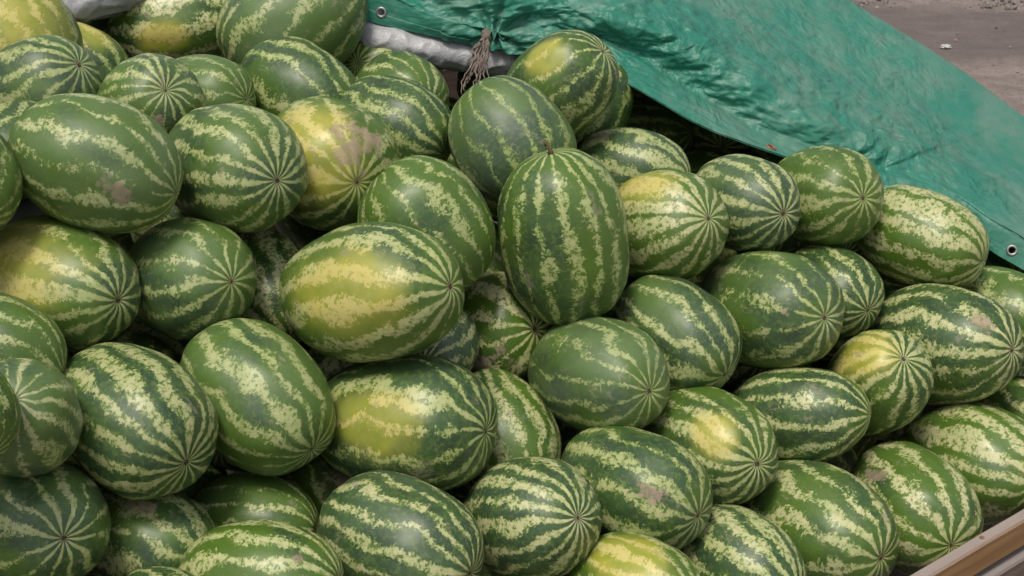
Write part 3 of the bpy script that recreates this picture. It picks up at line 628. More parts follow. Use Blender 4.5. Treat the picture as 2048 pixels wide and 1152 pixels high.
((0.6855, 3.1255, 0.6268), (0.2306, -0.5498, -0.4123, -0.6889), 0.1065, 1.267, -0.05, 0.52, 0, 0, 0.2, 7.02, 0, 'watermelon buried in shadow beneath the outer layer of the heap', 'watermelons buried under the outer layer'),
((0.4542, 2.8729, 0.4733), (0.5564, 0.0508, 0.6157, -0.5557), 0.1123, 1.327, 0.06, 0.35, 0, 0, 0.2, 3.22, 0, 'watermelon buried in shadow beneath the outer layer of the heap', 'watermelons buried under the outer layer'),
((0.5579, 2.6969, 0.3481), (0.7209, 0.5664, -0.1256, 0.3791), 0.1054, 1.336, 0.06, 0.3, 0, 0, 0.2, 2.41, 0, 'watermelon buried in shadow beneath the outer layer of the heap', 'watermelons buried under the outer layer'),
((0.4301, 2.4146, 0.1705), (0.1749, -0.7484, 0.0673, -0.6362), 0.1146, 1.381, -0.06, 0.59, 0, 0, 0.2, 0.52, 0, 'watermelon buried in shadow beneath the outer layer of the heap', 'watermelons buried under the outer layer'),
((1.0159, 3.5216, 0.4718), (0.6406, 0.5344, 0.1293, -0.5361), 0.0972, 1.29, -0.07, 0.51, 0, 0, 0.2, 1.63, 0, 'watermelon buried in shadow beneath the outer layer of the heap', 'watermelons buried under the outer layer'),
((0.7513, 2.9867, 0.4858), (0.4603, 0.6452, 0.0777, -0.6048), 0.1008, 1.221, 0.05, 0.49, 0, 0, 0.2, 9.03, 0, 'watermelon buried in shadow beneath the outer layer of the heap', 'watermelons buried under the outer layer'),
((0.7836, 3.0358, 0.1472), (0.3992, -0.2298, -0.8876, -0.0016), 0.102, 1.369, -0.01, 0.68, 0, 0, 0.2, 2.24, 0, 'watermelon buried in shadow beneath the outer layer of the heap', 'watermelons buried under the outer layer'),
((-1.2061, 2.8113, 0.7821), (0.0254, 0.6463, -0.2454, 0.7221), 0.1103, 1.36, -0.04, 0.66, 0, 0, 0.2, 1.49, 0, 'watermelon buried in shadow beneath the outer layer of the heap', 'watermelons buried under the outer layer'),
((-0.748, 2.7318, 0.7061), (0.4758, 0.2114, 0.7612, -0.3866), 0.096, 1.376, -0.08, 0.7, 0, 0, 0.2, 3.38, 0, 'watermelon buried in shadow beneath the outer layer of the heap', 'watermelons buried under the outer layer'),
((-0.8341, 2.5659, 0.5581), (0.4971, -0.6261, 0.2783, 0.5324), 0.1148, 1.246, -0.08, 0.36, 0, 0, 0.2, 6.75, 0, 'watermelon buried in shadow beneath the outer layer of the heap', 'watermelons buried under the outer layer'),
((-0.4175, 3.5166, 0.8943), (0.832, -0.2129, 0.1863, 0.4773), 0.1138, 1.296, 0.06, 0.33, 0, 0, 0.2, 1.2, 0, 'watermelon buried in shadow beneath the outer layer of the heap', 'watermelons buried under the outer layer'),
((-0.4178, 2.7097, 0.4703), (0.0813, -0.6871, -0.0973, -0.7154), 0.1015, 1.4, 0.01, 0.69, 0, 0, 0.2, 3.33, 0, 'watermelon buried in shadow beneath the outer layer of the heap', 'watermelons buried under the outer layer'),
((-0.203, 3.1966, 0.7513), (0.5271, -0.5886, 0.2104, 0.5758), 0.0964, 1.272, 0.08, 0.36, 0, 0, 0.2, 3.79, 0, 'watermelon buried in shadow beneath the outer layer of the heap', 'watermelons buried under the outer layer'),
((0.1222, 2.6874, 0.3081), (0.5033, 0.6304, -0.5909, -0.0092), 0.0969, 1.35, 0.04, 0.75, 0, 0, 0.2, 9.11, 0, 'watermelon buried in shadow beneath the outer layer of the heap', 'watermelons buried under the outer layer'),
((0.4075, 3.083, 0.5881), (0.1838, 0.3342, 0.6544, 0.6529), 0.1142, 1.235, -0.09, 0.77, 0, 0, 0.2, 6.71, 0, 'watermelon buried in shadow beneath the outer layer of the heap', 'watermelons buried under the outer layer'),
((0.2344, 2.5643, 0.1605), (0.5556, 0.3321, -0.4466, -0.6177), 0.102, 1.315, 0.01, 0.39, 0, 0, 0.2, 5.35, 0, 'watermelon buried in shadow beneath the outer layer of the heap', 'watermelons buried under the outer layer'),
((0.6786, 3.7285, 0.6147), (0.3411, -0.9219, 0.1227, -0.1364), 0.1054, 1.388, 0.01, 0.29, 0, 0, 0.2, 6.57, 0, 'watermelon buried in shadow beneath the outer layer of the heap', 'watermelons buried under the outer layer'),
((0.7815, 3.3395, 0.5364), (0.6093, -0.5362, -0.496, -0.3084), 0.1124, 1.213, 0.09, 0.54, 0, 0, 0.2, 6.41, 0, 'watermelon buried in shadow beneath the outer layer of the heap', 'watermelons buried under the outer layer'),
((0.4542, 2.6295, 0.1586), (0.3491, 0.2535, -0.3034, -0.8496), 0.1006, 1.233, -0.07, 0.34, 0, 0, 0.2, 6.26, 0, 'watermelon buried in shadow beneath the outer layer of the heap', 'watermelons buried under the outer layer'),
((0.9425, 3.4299, 0.674), (0.4735, -0.0962, -0.8149, -0.32), 0.1138, 1.236, 0.09, 0.22, 0, 0, 0.2, 6.44, 0, 'watermelon buried in shadow beneath the outer layer of the heap', 'watermelons buried under the outer layer'),
((0.869, 3.1478, 0.3386), (0.4838, -0.1671, -0.6705, 0.5371), 0.1134, 1.376, -0.09, 0.44, 0, 0, 0.2, 4.06, 0, 'watermelon buried in shadow beneath the outer layer of the heap', 'watermelons buried under the outer layer'),
((1.0022, 3.1205, 0.1571), (0.4403, 0.446, 0.4957, 0.6013), 0.0981, 1.295, -0.03, 0.69, 0, 0, 0.2, 3.69, 0, 'watermelon buried in shadow beneath the outer layer of the heap', 'watermelons buried under the outer layer'),
((0.6958, 2.8456, 0.1628), (0.3244, 0.2222, 0.9141, 0.0991), 0.1081, 1.228, -0.05, 0.26, 0, 0, 0.2, 9.58, 0, 'watermelon buried in shadow beneath the outer layer of the heap', 'watermelons buried under the outer layer'),
((0.3278, 3.437, 0.7611), (0.4544, 0.2451, -0.7655, -0.3839), 0.105, 1.3, -0.03, 0.35, 0, 0, 0.2, 7.29, 0, 'watermelon buried in shadow beneath the outer layer of the heap', 'watermelons buried under the outer layer'),
((0.5573, 3.4965, 0.8005), (0.6234, 0.7672, -0.147, -0.0344), 0.105, 1.3, 0.02, 0.56, 0, 0, 0.2, 8.21, 0, 'watermelon buried in shadow beneath the outer layer of the heap', 'watermelons buried under the outer layer'),
((0.3318, 3.5793, 0.924), (0.5571, 0.7232, -0.0828, -0.3997), 0.105, 1.3, 0.05, 0.25, 0, 0, 0.2, 6.54, 0, 'watermelon buried in shadow beneath the outer layer of the heap', 'watermelons buried under the outer layer'),
((0.7188, 3.3257, 0.7534), (0.6307, -0.7288, -0.0128, 0.2663), 0.105, 1.3, -0.01, 0.5, 0, 0, 0.2, 4.32, 0, 'watermelon buried in shadow beneath the outer layer of the heap', 'watermelons buried under the outer layer'),
((0.1622, 3.5582, 1.0604), (0.4652, 0.1794, -0.8313, 0.2456), 0.105, 1.3, 0.02, 0.38, 0, 0, 0.2, 4.71, 0, 'watermelon buried in shadow beneath the outer layer of the heap', 'watermelons buried under the outer layer'),
((-0.0065, 3.52, 0.8902), (0.2307, 0.6733, -0.1491, -0.6865), 0.105, 1.3, -0.08, 0.23, 0, 0, 0.2, 5.13, 0, 'watermelon buried in shadow beneath the outer layer of the heap', 'watermelons buried under the outer layer'),
((-0.2113, 3.4421, 0.767), (0.5776, -0.1562, -0.7931, 0.1144), 0.105, 1.3, 0.02, 0.75, 0, 0, 0.2, 1.45, 0, 'watermelon buried in shadow beneath the outer layer of the heap', 'watermelons buried under the outer layer'),
((-0.2204, 3.5795, 1.0028), (0.4196, 0.4852, -0.2662, 0.7194), 0.105, 1.3, -0.01, 0.53, 0, 0, 0.2, 1.07, 0, 'watermelon buried in shadow beneath the outer layer of the heap', 'watermelons buried under the outer layer'),
((-0.6716, 2.5037, 0.7073), (0.2717, 0.2996, -0.4367, -0.8036), 0.105, 1.3, 0.09, 0.29, 0, 0, 0.2, 3.68, 0, 'watermelon buried in shadow beneath the outer layer of the heap', 'watermelons buried under the outer layer'),
((-0.9485, 3.5499, 1.0703), (0.4894, 0.281, -0.5758, 0.5916), 0.105, 1.3, -0.06, 0.42, 0, 0, 0.2, 7.82, 0, 'watermelon buried in shadow beneath the outer layer of the heap', 'watermelons buried under the outer layer'),
((-1.0478, 3.3238, 1.1344), (0.5811, 0.6209, -0.5117, -0.1222), 0.105, 1.3, -0.1, 0.74, 0, 0, 0.2, 9.04, 0, 'watermelon buried in shadow beneath the outer layer of the heap', 'watermelons buried under the outer layer'),
((-1.4189, 2.3899, 1.254), (0.0728, -0.2301, 0.7058, -0.6661), 0.1028, 1.3, -0.1, 0.78, 0, 0, 0.2, 2.99, 0, 'striped watermelon at the outer fringe of the heap beyond the pictured part', 'watermelons at the fringe of the heap'),
((-1.4855, 2.2149, 1.0837), (0.8532, -0.4811, 0.0887, 0.1807), 0.1081, 1.3, 0.04, 0.23, 0, 0, 0.2, 4.34, 0, 'striped watermelon at the outer fringe of the heap beyond the pictured part', 'watermelons at the fringe of the heap'),
((-1.3082, 2.103, 0.9703), (0.7661, 0.6407, -0.0491, -0.0123), 0.1081, 1.3, 0.01, 0.38, 0, 0, 0.2, 3.48, 0, 'striped watermelon at the outer fringe of the heap beyond the pictured part', 'watermelons at the fringe of the heap'),
((-1.4389, 1.9683, 0.831), (0.3741, 0.6104, 0.3638, 0.596), 0.1109, 1.3, -0.0, 0.49, 0, 0, 0.2, 4.8, 0, 'striped watermelon at the outer fringe of the heap beyond the pictured part', 'watermelons at the fringe of the heap'),
((-1.2762, 1.8556, 0.7044), (0.7611, -0.0433, 0.6358, 0.1213), 0.1072, 1.3, 0.04, 0.58, 0, 0, 0.2, 5.1, 0, 'striped watermelon at the outer fringe of the heap beyond the pictured part', 'watermelons at the fringe of the heap'),
((-1.3827, 1.7124, 0.5574), (0.282, -0.1253, 0.718, -0.6239), 0.103, 1.3, -0.06, 0.59, 0, 0, 0.2, 6.61, 0, 'striped watermelon at the outer fringe of the heap beyond the pictured part', 'watermelons at the fringe of the heap'),
((-1.2661, 1.5757, 0.4005), (0.5663, 0.5611, -0.5112, 0.321), 0.1095, 1.3, 0.06, 0.45, 0, 0, 0.2, 6.43, 0, 'striped watermelon at the outer fringe of the heap beyond the pictured part', 'watermelons at the fringe of the heap'),
((-1.1495, 2.3854, 1.2502), (0.2976, -0.6346, 0.346, -0.6236), 0.1012, 1.3, 0.01, 0.38, 0, 0, 0.2, 8.86, 0, 'striped watermelon at the outer fringe of the heap beyond the pictured part', 'watermelons at the fringe of the heap'),
((-1.2525, 2.2066, 1.1586), (0.02, -0.6293, 0.3478, -0.6947), 0.1136, 1.3, -0.07, 0.45, 0, 0, 0.2, 5.77, 0, 'striped watermelon at the outer fringe of the heap beyond the pictured part', 'watermelons at the fringe of the heap'),
((-1.0638, 2.1263, 0.9946), (0.0061, 0.1567, 0.0571, -0.986), 0.1083, 1.3, -0.05, 0.29, 0, 0, 0.2, 4.89, 0, 'striped watermelon at the outer fringe of the heap beyond the pictured part', 'watermelons at the fringe of the heap'),
((-1.163, 1.9709, 0.8672), (0.5548, -0.6229, -0.4211, -0.3563), 0.1036, 1.3, 0.09, 0.61, 0, 0, 0.2, 3.13, 0, 'striped watermelon at the outer fringe of the heap beyond the pictured part', 'watermelons at the fringe of the heap'),
((-1.0218, 1.8325, 0.7467), (0.5783, 0.6874, 0.1903, -0.3961), 0.1136, 1.3, -0.07, 0.41, 0, 0, 0.2, 2.92, 0, 'striped watermelon at the outer fringe of the heap beyond the pictured part', 'watermelons at the fringe of the heap'),
((-1.1666, 1.6957, 0.594), (0.724, 0.675, -0.1358, -0.0406), 0.1069, 1.3, 0.01, 0.33, 0, 0, 0.2, 0.15, 0, 'striped watermelon at the outer fringe of the heap beyond the pictured part', 'watermelons at the fringe of the heap'),
((-1.0596, 1.549, 0.4751), (0.676, -0.4931, 0.5476, 0.003), 0.1039, 1.3, -0.04, 0.57, 0, 0, 0.2, 1.53, 0, 'striped watermelon at the outer fringe of the heap beyond the pictured part', 'watermelons at the fringe of the heap'),
((-1.0864, 2.3268, 1.0593), (0.7709, -0.1973, 0.5831, -0.1639), 0.1013, 1.3, -0.0, 0.41, 0, 0, 0.2, 6.72, 0, 'striped watermelon at the outer fringe of the heap beyond the pictured part', 'watermelons at the fringe of the heap'),
((-1.0105, 2.0883, 0.7484), (0.5375, -0.6112, -0.2561, 0.5215), 0.1067, 1.3, -0.06, 0.48, 0, 0, 0.2, 9.35, 0, 'striped watermelon at the outer fringe of the heap beyond the pictured part', 'watermelons at the fringe of the heap'),
((-0.9474, 1.799, 0.5431), (0.658, 0.5007, -0.5543, -0.0952), 0.1057, 1.3, -0.03, 0.78, 0, 0, 0.2, 3.48, 0, 'striped watermelon at the outer fringe of the heap beyond the pictured part', 'watermelons at the fringe of the heap'),
((-0.8178, 1.6011, 0.4116), (0.5683, -0.0102, -0.7964, -0.2067), 0.1137, 1.3, -0.03, 0.59, 0, 0, 0.2, 9.36, 0, 'striped watermelon at the outer fringe of the heap beyond the pictured part', 'watermelons at the fringe of the heap'),
((-0.7092, 1.8039, 0.4403), (0.6998, 0.1952, -0.6171, -0.3023), 0.1112, 1.3, -0.06, 0.22, 0, 0, 0.2, 7.93, 0, 'striped watermelon at the outer fringe of the heap beyond the pictured part', 'watermelons at the fringe of the heap'),
((-0.5228, 1.6727, 0.3319), (0.04, 0.8324, 0.0655, 0.5488), 0.1027, 1.3, -0.09, 0.73, 0, 0, 0.2, 8.91, 0, 'striped watermelon at the outer fringe of the heap beyond the pictured part', 'watermelons at the fringe of the heap'),
((-0.4018, 1.8578, 0.3383), (0.7174, 0.432, -0.3928, -0.3799), 0.1011, 1.3, -0.05, 0.3, 0, 0, 0.2, 0.75, 0, 'striped watermelon at the outer fringe of the heap beyond the pictured part', 'watermelons at the fringe of the heap'),
((-0.1769, 1.8128, 0.2657), (0.7811, 0.529, 0.3207, 0.0851), 0.1065, 1.3, -0.02, 0.61, 0, 0, 0.2, 9.96, 0, 'striped watermelon at the outer fringe of the heap beyond the pictured part', 'watermelons at the fringe of the heap'),
((0.0179, 1.9256, 0.2472), (0.293, 0.5862, 0.6387, -0.4032), 0.1135, 1.3, 0.1, 0.73, 0, 0, 0.2, 1.34, 0, 'striped watermelon at the outer fringe of the heap beyond the pictured part', 'watermelons at the fringe of the heap'),
((0.2155, 1.9569, 0.1648), (0.0528, 0.0838, 0.7917, -0.6028), 0.1048, 1.3, 0.01, 0.65, 0, 0, 0.2, 2.51, 0, 'striped watermelon at the outer fringe of the heap beyond the pictured part', 'watermelons at the fringe of the heap'),
((0.8425, 2.8981, 0.3255), (0.6351, 0.3197, 0.4706, -0.5225), 0.1047, 1.187, -0.05, 0.54, 0, 0, 0.2, 0.51, 0, 'striped watermelon at the outer fringe of the heap beyond the pictured part', 'watermelons at the fringe of the heap'),
((0.5652, 3.059, 0.1598), (0.2833, 0.5101, -0.2307, 0.7786), 0.0991, 1.17, 0.04, 0.56, 0, 0, 0.2, 0.19, 0, 'striped watermelon at the outer fringe of the heap beyond the pictured part', 'watermelons at the fringe of the heap'),
((0.4062, 3.2031, 0.1724), (0.5095, 0.6277, 0.0191, -0.5883), 0.105, 1.212, -0.09, 0.49, 0, 0, 0.2, 4.66, 0, 'striped watermelon at the outer fringe of the heap beyond the pictured part', 'watermelons at the fringe of the heap'),
((0.2737, 3.3613, 0.1742), (0.2648, -0.3803, -0.2289, -0.8561), 0.1018, 1.19, 0.01, 0.6, 0, 0, 0.2, 3.13, 0, 'striped watermelon at the outer fringe of the heap beyond the pictured part', 'watermelons at the fringe of the heap'),
((1.0407, 3.0139, 0.3493), (0.0472, 0.4967, 0.4616, -0.7334), 0.1064, 1.229, -0.04, 0.34, 0, 0, 0.2, 4.2, 0, 'striped watermelon at the outer fringe of the heap beyond the pictured part', 'watermelons at the fringe of the heap'),
((0.738, 3.2438, 0.1583), (0.0942, -0.3723, -0.594, -0.7069), 0.0996, 1.221, 0.0, 0.63, 0, 0, 0.2, 0.46, 0, 'striped watermelon at the outer fringe of the heap beyond the pictured part', 'watermelons at the fringe of the heap'),
((0.5713, 3.3785, 0.1651), (0.5898, -0.3045, 0.72, -0.2025), 0.1042, 1.213, 0.07, 0.71, 0, 0, 0.2, 0.34, 0, 'striped watermelon at the outer fringe of the heap beyond the pictured part', 'watermelons at the fringe of the heap'),
((0.4703, 3.5618, 0.1637), (0.5714, 0.4718, -0.0448, -0.6699), 0.1039, 1.188, -0.05, 0.32, 0, 0, 0.2, 8.5, 0, 'striped watermelon at the outer fringe of the heap beyond the pictured part', 'watermelons at the fringe of the heap'),
((1.384, 2.8115, 0.3647), (0.492, 0.682, 0.0861, 0.5343), 0.1015, 1.178, -0.03, 0.59, 0, 0, 0.2, 1.31, 0, 'striped watermelon at the outer fringe of the heap beyond the pictured part', 'watermelons at the fringe of the heap'),
((1.2293, 3.0649, 0.229), (0.37, -0.4369, 0.7365, 0.3603), 0.1062, 1.207, 0.08, 0.39, 0, 0, 0.2, 0.06, 0, 'striped watermelon at the outer fringe of the heap beyond the pictured part', 'watermelons at the fringe of the heap'),
((0.9581, 3.3131, 0.1592), (0.2874, 0.8059, -0.0595, -0.5142), 0.1022, 1.243, 0.07, 0.45, 0, 0, 0.2, 5.2, 0, 'striped watermelon at the outer fringe of the heap beyond the pictured part', 'watermelons at the fringe of the heap'),
((0.8508, 3.4997, 0.1812), (0.6191, 0.7789, 0.0595, -0.0799), 0.1041, 1.195, 0.09, 0.57, 0, 0, 0.2, 7.84, 0, 'striped watermelon at the outer fringe of the heap beyond the pictured part', 'watermelons at the fringe of the heap'),
((0.7246, 3.6755, 0.1783), (0.2996, -0.479, -0.7742, 0.2854), 0.1002, 1.178, -0.05, 0.26, 0, 0, 0.2, 2.34, 0, 'striped watermelon at the outer fringe of the heap beyond the pictured part', 'watermelons at the fringe of the heap'),
((1.6283, 3.0321, 0.1592), (0.6009, 0.1619, 0.6017, -0.5006), 0.0992, 1.18, 0.06, 0.77, 0, 0, 0.2, 2.33, 0, 'striped watermelon at the outer fringe of the heap beyond the pictured part', 'watermelons at the fringe of the heap'),
((1.4792, 3.269, 0.1806), (0.3675, -0.5867, 0.1574, 0.7042), 0.0982, 1.172, 0.1, 0.75, 0, 0, 0.2, 6.56, 0, 'striped watermelon at the outer fringe of the heap beyond the pictured part', 'watermelons at the fringe of the heap'),
((1.2901, 3.4884, 0.1588), (0.6576, -0.2967, 0.6486, -0.2428), 0.0991, 1.247, 0.04, 0.21, 0, 0, 0.2, 5.92, 0, 'striped watermelon at the outer fringe of the heap beyond the pictured part', 'watermelons at the fringe of the heap'),
((1.0656, 3.5658, 0.1665), (0.1146, -0.7894, -0.1872, 0.5732), 0.1062, 1.189, 0.0, 0.61, 0, 0, 0.2, 7.23, 0, 'striped watermelon at the outer fringe of the heap beyond the pictured part', 'watermelons at the fringe of the heap'),
((0.9149, 3.8243, 0.1751), (0.3033, -0.7464, 0.1781, 0.565), 0.1062, 1.156, 0.06, 0.43, 0, 0, 0.2, 1.95, 0, 'striped watermelon at the outer fringe of the heap beyond the pictured part', 'watermelons at the fringe of the heap'),
((1.7948, 3.1602, 0.1809), (0.2801, 0.2822, 0.8349, 0.3806), 0.1034, 1.17, -0.08, 0.27, 0, 0, 0.2, 7.69, 0, 'striped watermelon at the outer fringe of the heap beyond the pictured part', 'watermelons at the fringe of the heap'),
((1.6695, 3.3447, 0.1778), (0.312, -0.0008, -0.8057, -0.5035), 0.1051, 1.166, -0.03, 0.51, 0, 0, 0.2, 6.52, 0, 'striped watermelon at the outer fringe of the heap beyond the pictured part', 'watermelons at the fringe of the heap'),
((1.5096, 3.5056, 0.1587), (0.7418, -0.489, -0.3399, -0.3082), 0.0987, 1.174, -0.05, 0.64, 0, 0, 0.2, 8.65, 0, 'striped watermelon at the outer fringe of the heap beyond the pictured part', 'watermelons at the fringe of the heap'),
((1.299, 3.777, 0.1598), (0.2621, 0.4912, 0.1336, -0.8199), 0.0999, 1.187, 0.05, 0.39, 0, 0, 0.2, 4.76, 0, 'striped watermelon at the outer fringe of the heap beyond the pictured part', 'watermelons at the fringe of the heap'),
((1.114, 3.9801, 0.1748), (0.0447, 0.5301, 0.6519, 0.5404), 0.1071, 1.193, 0.02, 0.49, 0, 0, 0.2, 2.7, 0, 'striped watermelon at the outer fringe of the heap beyond the pictured part', 'watermelons at the fringe of the heap'),
((0.6091, 2.9489, 0.3417), (0.1715, -0.0205, 0.7402, 0.6498), 0.1025, 1.166, -0.02, 0.67, 0, 0, 0.2, 1.28, 0, 'striped watermelon at the outer fringe of the heap beyond the pictured part', 'watermelons at the fringe of the heap'),
((0.5379, 3.1366, 0.4125), (0.7258, -0.4551, 0.5156, 0.0134), 0.1017, 1.158, 0.06, 0.75, 0, 0, 0.2, 7.8, 0, 'striped watermelon at the outer fringe of the heap beyond the pictured part', 'watermelons at the fringe of the heap'),
((0.3515, 3.2619, 0.3711), (0.6489, 0.6429, 0.4034, 0.053), 0.1051, 1.192, -0.0, 0.53, 0, 0, 0.2, 5.11, 0, 'striped watermelon at the outer fringe of the heap beyond the pictured part', 'watermelons at the fringe of the heap'),
((0.9509, 3.099, 0.5384), (0.5521, -0.7707, -0.1401, -0.2855), 0.1072, 1.219, 0.01, 0.67, 0, 0, 0.2, 5.59, 0, 'striped watermelon at the outer fringe of the heap beyond the pictured part', 'watermelons at the fringe of the heap'),
((0.6905, 3.2917, 0.348), (0.1879, -0.3874, 0.7446, 0.51), 0.1036, 1.227, 0.09, 0.43, 0, 0, 0.2, 0.29, 0, 'striped watermelon at the outer fringe of the heap beyond the pictured part', 'watermelons at the fringe of the heap'),
((0.5852, 3.5013, 0.3348), (0.5549, 0.2517, -0.6662, -0.43), 0.1062, 1.172, 0.04, 0.33, 0, 0, 0.2, 4.72, 0, 'striped watermelon at the outer fringe of the heap beyond the pictured part', 'watermelons at the fringe of the heap'),
((1.3581, 3.1488, 0.3681), (0.6106, -0.0829, 0.7252, -0.3071), 0.1006, 1.155, 0.04, 0.46, 0, 0, 0.2, 2.36, 0, 'striped watermelon at the outer fringe of the heap beyond the pictured part', 'watermelons at the fringe of the heap'),
((0.9208, 3.39, 0.3527), (0.5451, -0.8241, 0.103, 0.1149), 0.0987, 1.234, 0.09, 0.33, 0, 0, 0.2, 8.84, 0, 'striped watermelon at the outer fringe of the heap beyond the pictured part', 'watermelons at the fringe of the heap'),
((0.7852, 3.5907, 0.3712), (0.5873, -0.1126, 0.6003, -0.531), 0.1031, 1.183, 0.03, 0.38, 0, 0, 0.2, 7.61, 0, 'striped watermelon at the outer fringe of the heap beyond the pictured part', 'watermelons at the fringe of the heap'),
((1.501, 3.3093, 0.3712), (0.6272, 0.6331, 0.0443, -0.4515), 0.0982, 1.201, 0.1, 0.27, 0, 0, 0.2, 0.16, 0, 'striped watermelon at the outer fringe of the heap beyond the pictured part', 'watermelons at the fringe of the heap'),
((1.187, 3.4896, 0.3448), (0.6454, -0.0132, -0.6284, 0.4341), 0.1044, 1.217, 0.04, 0.25, 0, 0, 0.2, 4.6, 0, 'striped watermelon at the outer fringe of the heap beyond the pictured part', 'watermelons at the fringe of the heap'),
((0.9737, 3.7656, 0.3733), (0.6323, 0.582, -0.4881, -0.1525), 0.1058, 1.172, 0.04, 0.28, 0, 0, 0.2, 4.7, 0, 'striped watermelon at the outer fringe of the heap beyond the pictured part', 'watermelons at the fringe of the heap'),
((1.3425, 3.7353, 0.4374), (0.5255, -0.7968, -0.1896, 0.2303), 0.1069, 1.226, -0.06, 0.25, 0, 0, 0.2, 9.92, 0, 'striped watermelon at the outer fringe of the heap beyond the pictured part', 'watermelons at the fringe of the heap'),
((1.1833, 3.9158, 0.3694), (0.509, -0.0241, -0.7143, -0.4798), 0.1052, 1.155, 0.03, 0.79, 0, 0, 0.2, 4.4, 0, 'striped watermelon at the outer fringe of the heap beyond the pictured part', 'watermelons at the fringe of the heap')]
FARROW = (9, 9, 9)
for i, (loc, quat, b, asp, pale, cream, spot, mud, bloom, seed, scar, label, cat_group) in enumerate(TABLE):
    o = bpy.data.objects.new('watermelon', MM[i % 7])
    COL.objects.link(o)
    o.location = loc
    o.rotation_mode = 'QUATERNION'
    o.rotation_quaternion = quat
    o.scale = (b, b, b * asp)
    o['seed'] = float(seed); o['pale'] = float(pale); o['cream'] = float(cream); o['bloom'] = float(bloom)
    o['spot'] = list(spot[:3]) if spot else [9.0, 9.0, 9.0]
    o['spot_size'] = float(spot[3]) if spot else .1
    o['mud'] = list(mud[:3]) if mud else [9.0, 9.0, 9.0]
    o['mud_size'] = float(mud[3]) if mud else .1
    tag(o, label, 'watermelon', cat_group)
    if scar == 1:
        c = bpy.data.objects.new('blossom_scar', SCARM); COL.objects.link(c); c.parent = o
        c.location = (0, 0, MM[i % 7].vertices[0].co.z + .004)
        k = .8 + .8 * ((seed * 7.77) % 1.0)
        c.scale = (k, k * (1.2 - .4 * ((seed * 3.33) % 1.0)), k)
    elif scar == 2:
        pts = [Vector((0, 0, .97)), Vector((.003, .002, 1.03)), Vector((-.012, .01, 1.075)), Vector((-.05, .022, 1.10)), Vector((-.085, .02, 1.085))]
        vv, ff = tube(pts, [.050, .034, .028, .026, .034])
        c = link('stem', pydata('stem', vv, ff), STEM, o)

# ---------------------------------------------------------------- sheets
def catmull(P, t):
    """P (n, ...) control points, t in [0, n-1]"""
    n = len(P); i = min(int(t), n - 2); u = t - i
    p0 = P[max(i - 1, 0)]; p1 = P[i]; p2 = P[i + 1]; p3 = P[min(i + 2, n - 1)]
    return .5 * (2 * p1 + (p2 - p0) * u + (2 * p0 - 5 * p1 + 4 * p2 - p3) * u * u + (3 * p1 - p0 - 3 * p2 + p3) * u ** 3)

def sheet(ctrl, nu, nv):
    """ctrl[row][col] -> grid (nv+1, nu+1, 3)"""
    C_ = np.array(ctrl, float)
    rows, cols = C_.shape[:2]
    tmp = np.stack([catmull(C_.transpose(1, 0, 2), k * (cols - 1) / nu) for k in range(nu + 1)], 1)
    g = np.stack([catmull(tmp, k * (rows - 1) / nv) for k in range(nv + 1)], 0)
    return g
def grid_normals(g):
    du = np.gradient(g, axis=1); dv = np.gradient(g, axis=0)
    n = np.cross(du, dv); n /= np.linalg.norm(n, axis=2, keepdims=True) + 1e-9
    return n
def ridge(p, w):
    return math.exp(-abs(mnoise.noise(p)) / w)
def grid_mesh(name, g, skip=(), rad=0.0):
    nv, nu = g.shape[:2]
    v = g.reshape(-1, 3)
    f = []
    for j in range(nv - 1):
        for i in range(nu - 1):
            a = j * nu + i
            if skip:
                c = (v[a] + v[a + 1] + v[a + nu] + v[a + nu + 1]) / 4
                if any(np.linalg.norm(c - s_) < rad for s_ in skip): continue
            f.append((a, a + 1, a + nu + 1, a + nu))
    return pydata(name, v, f)

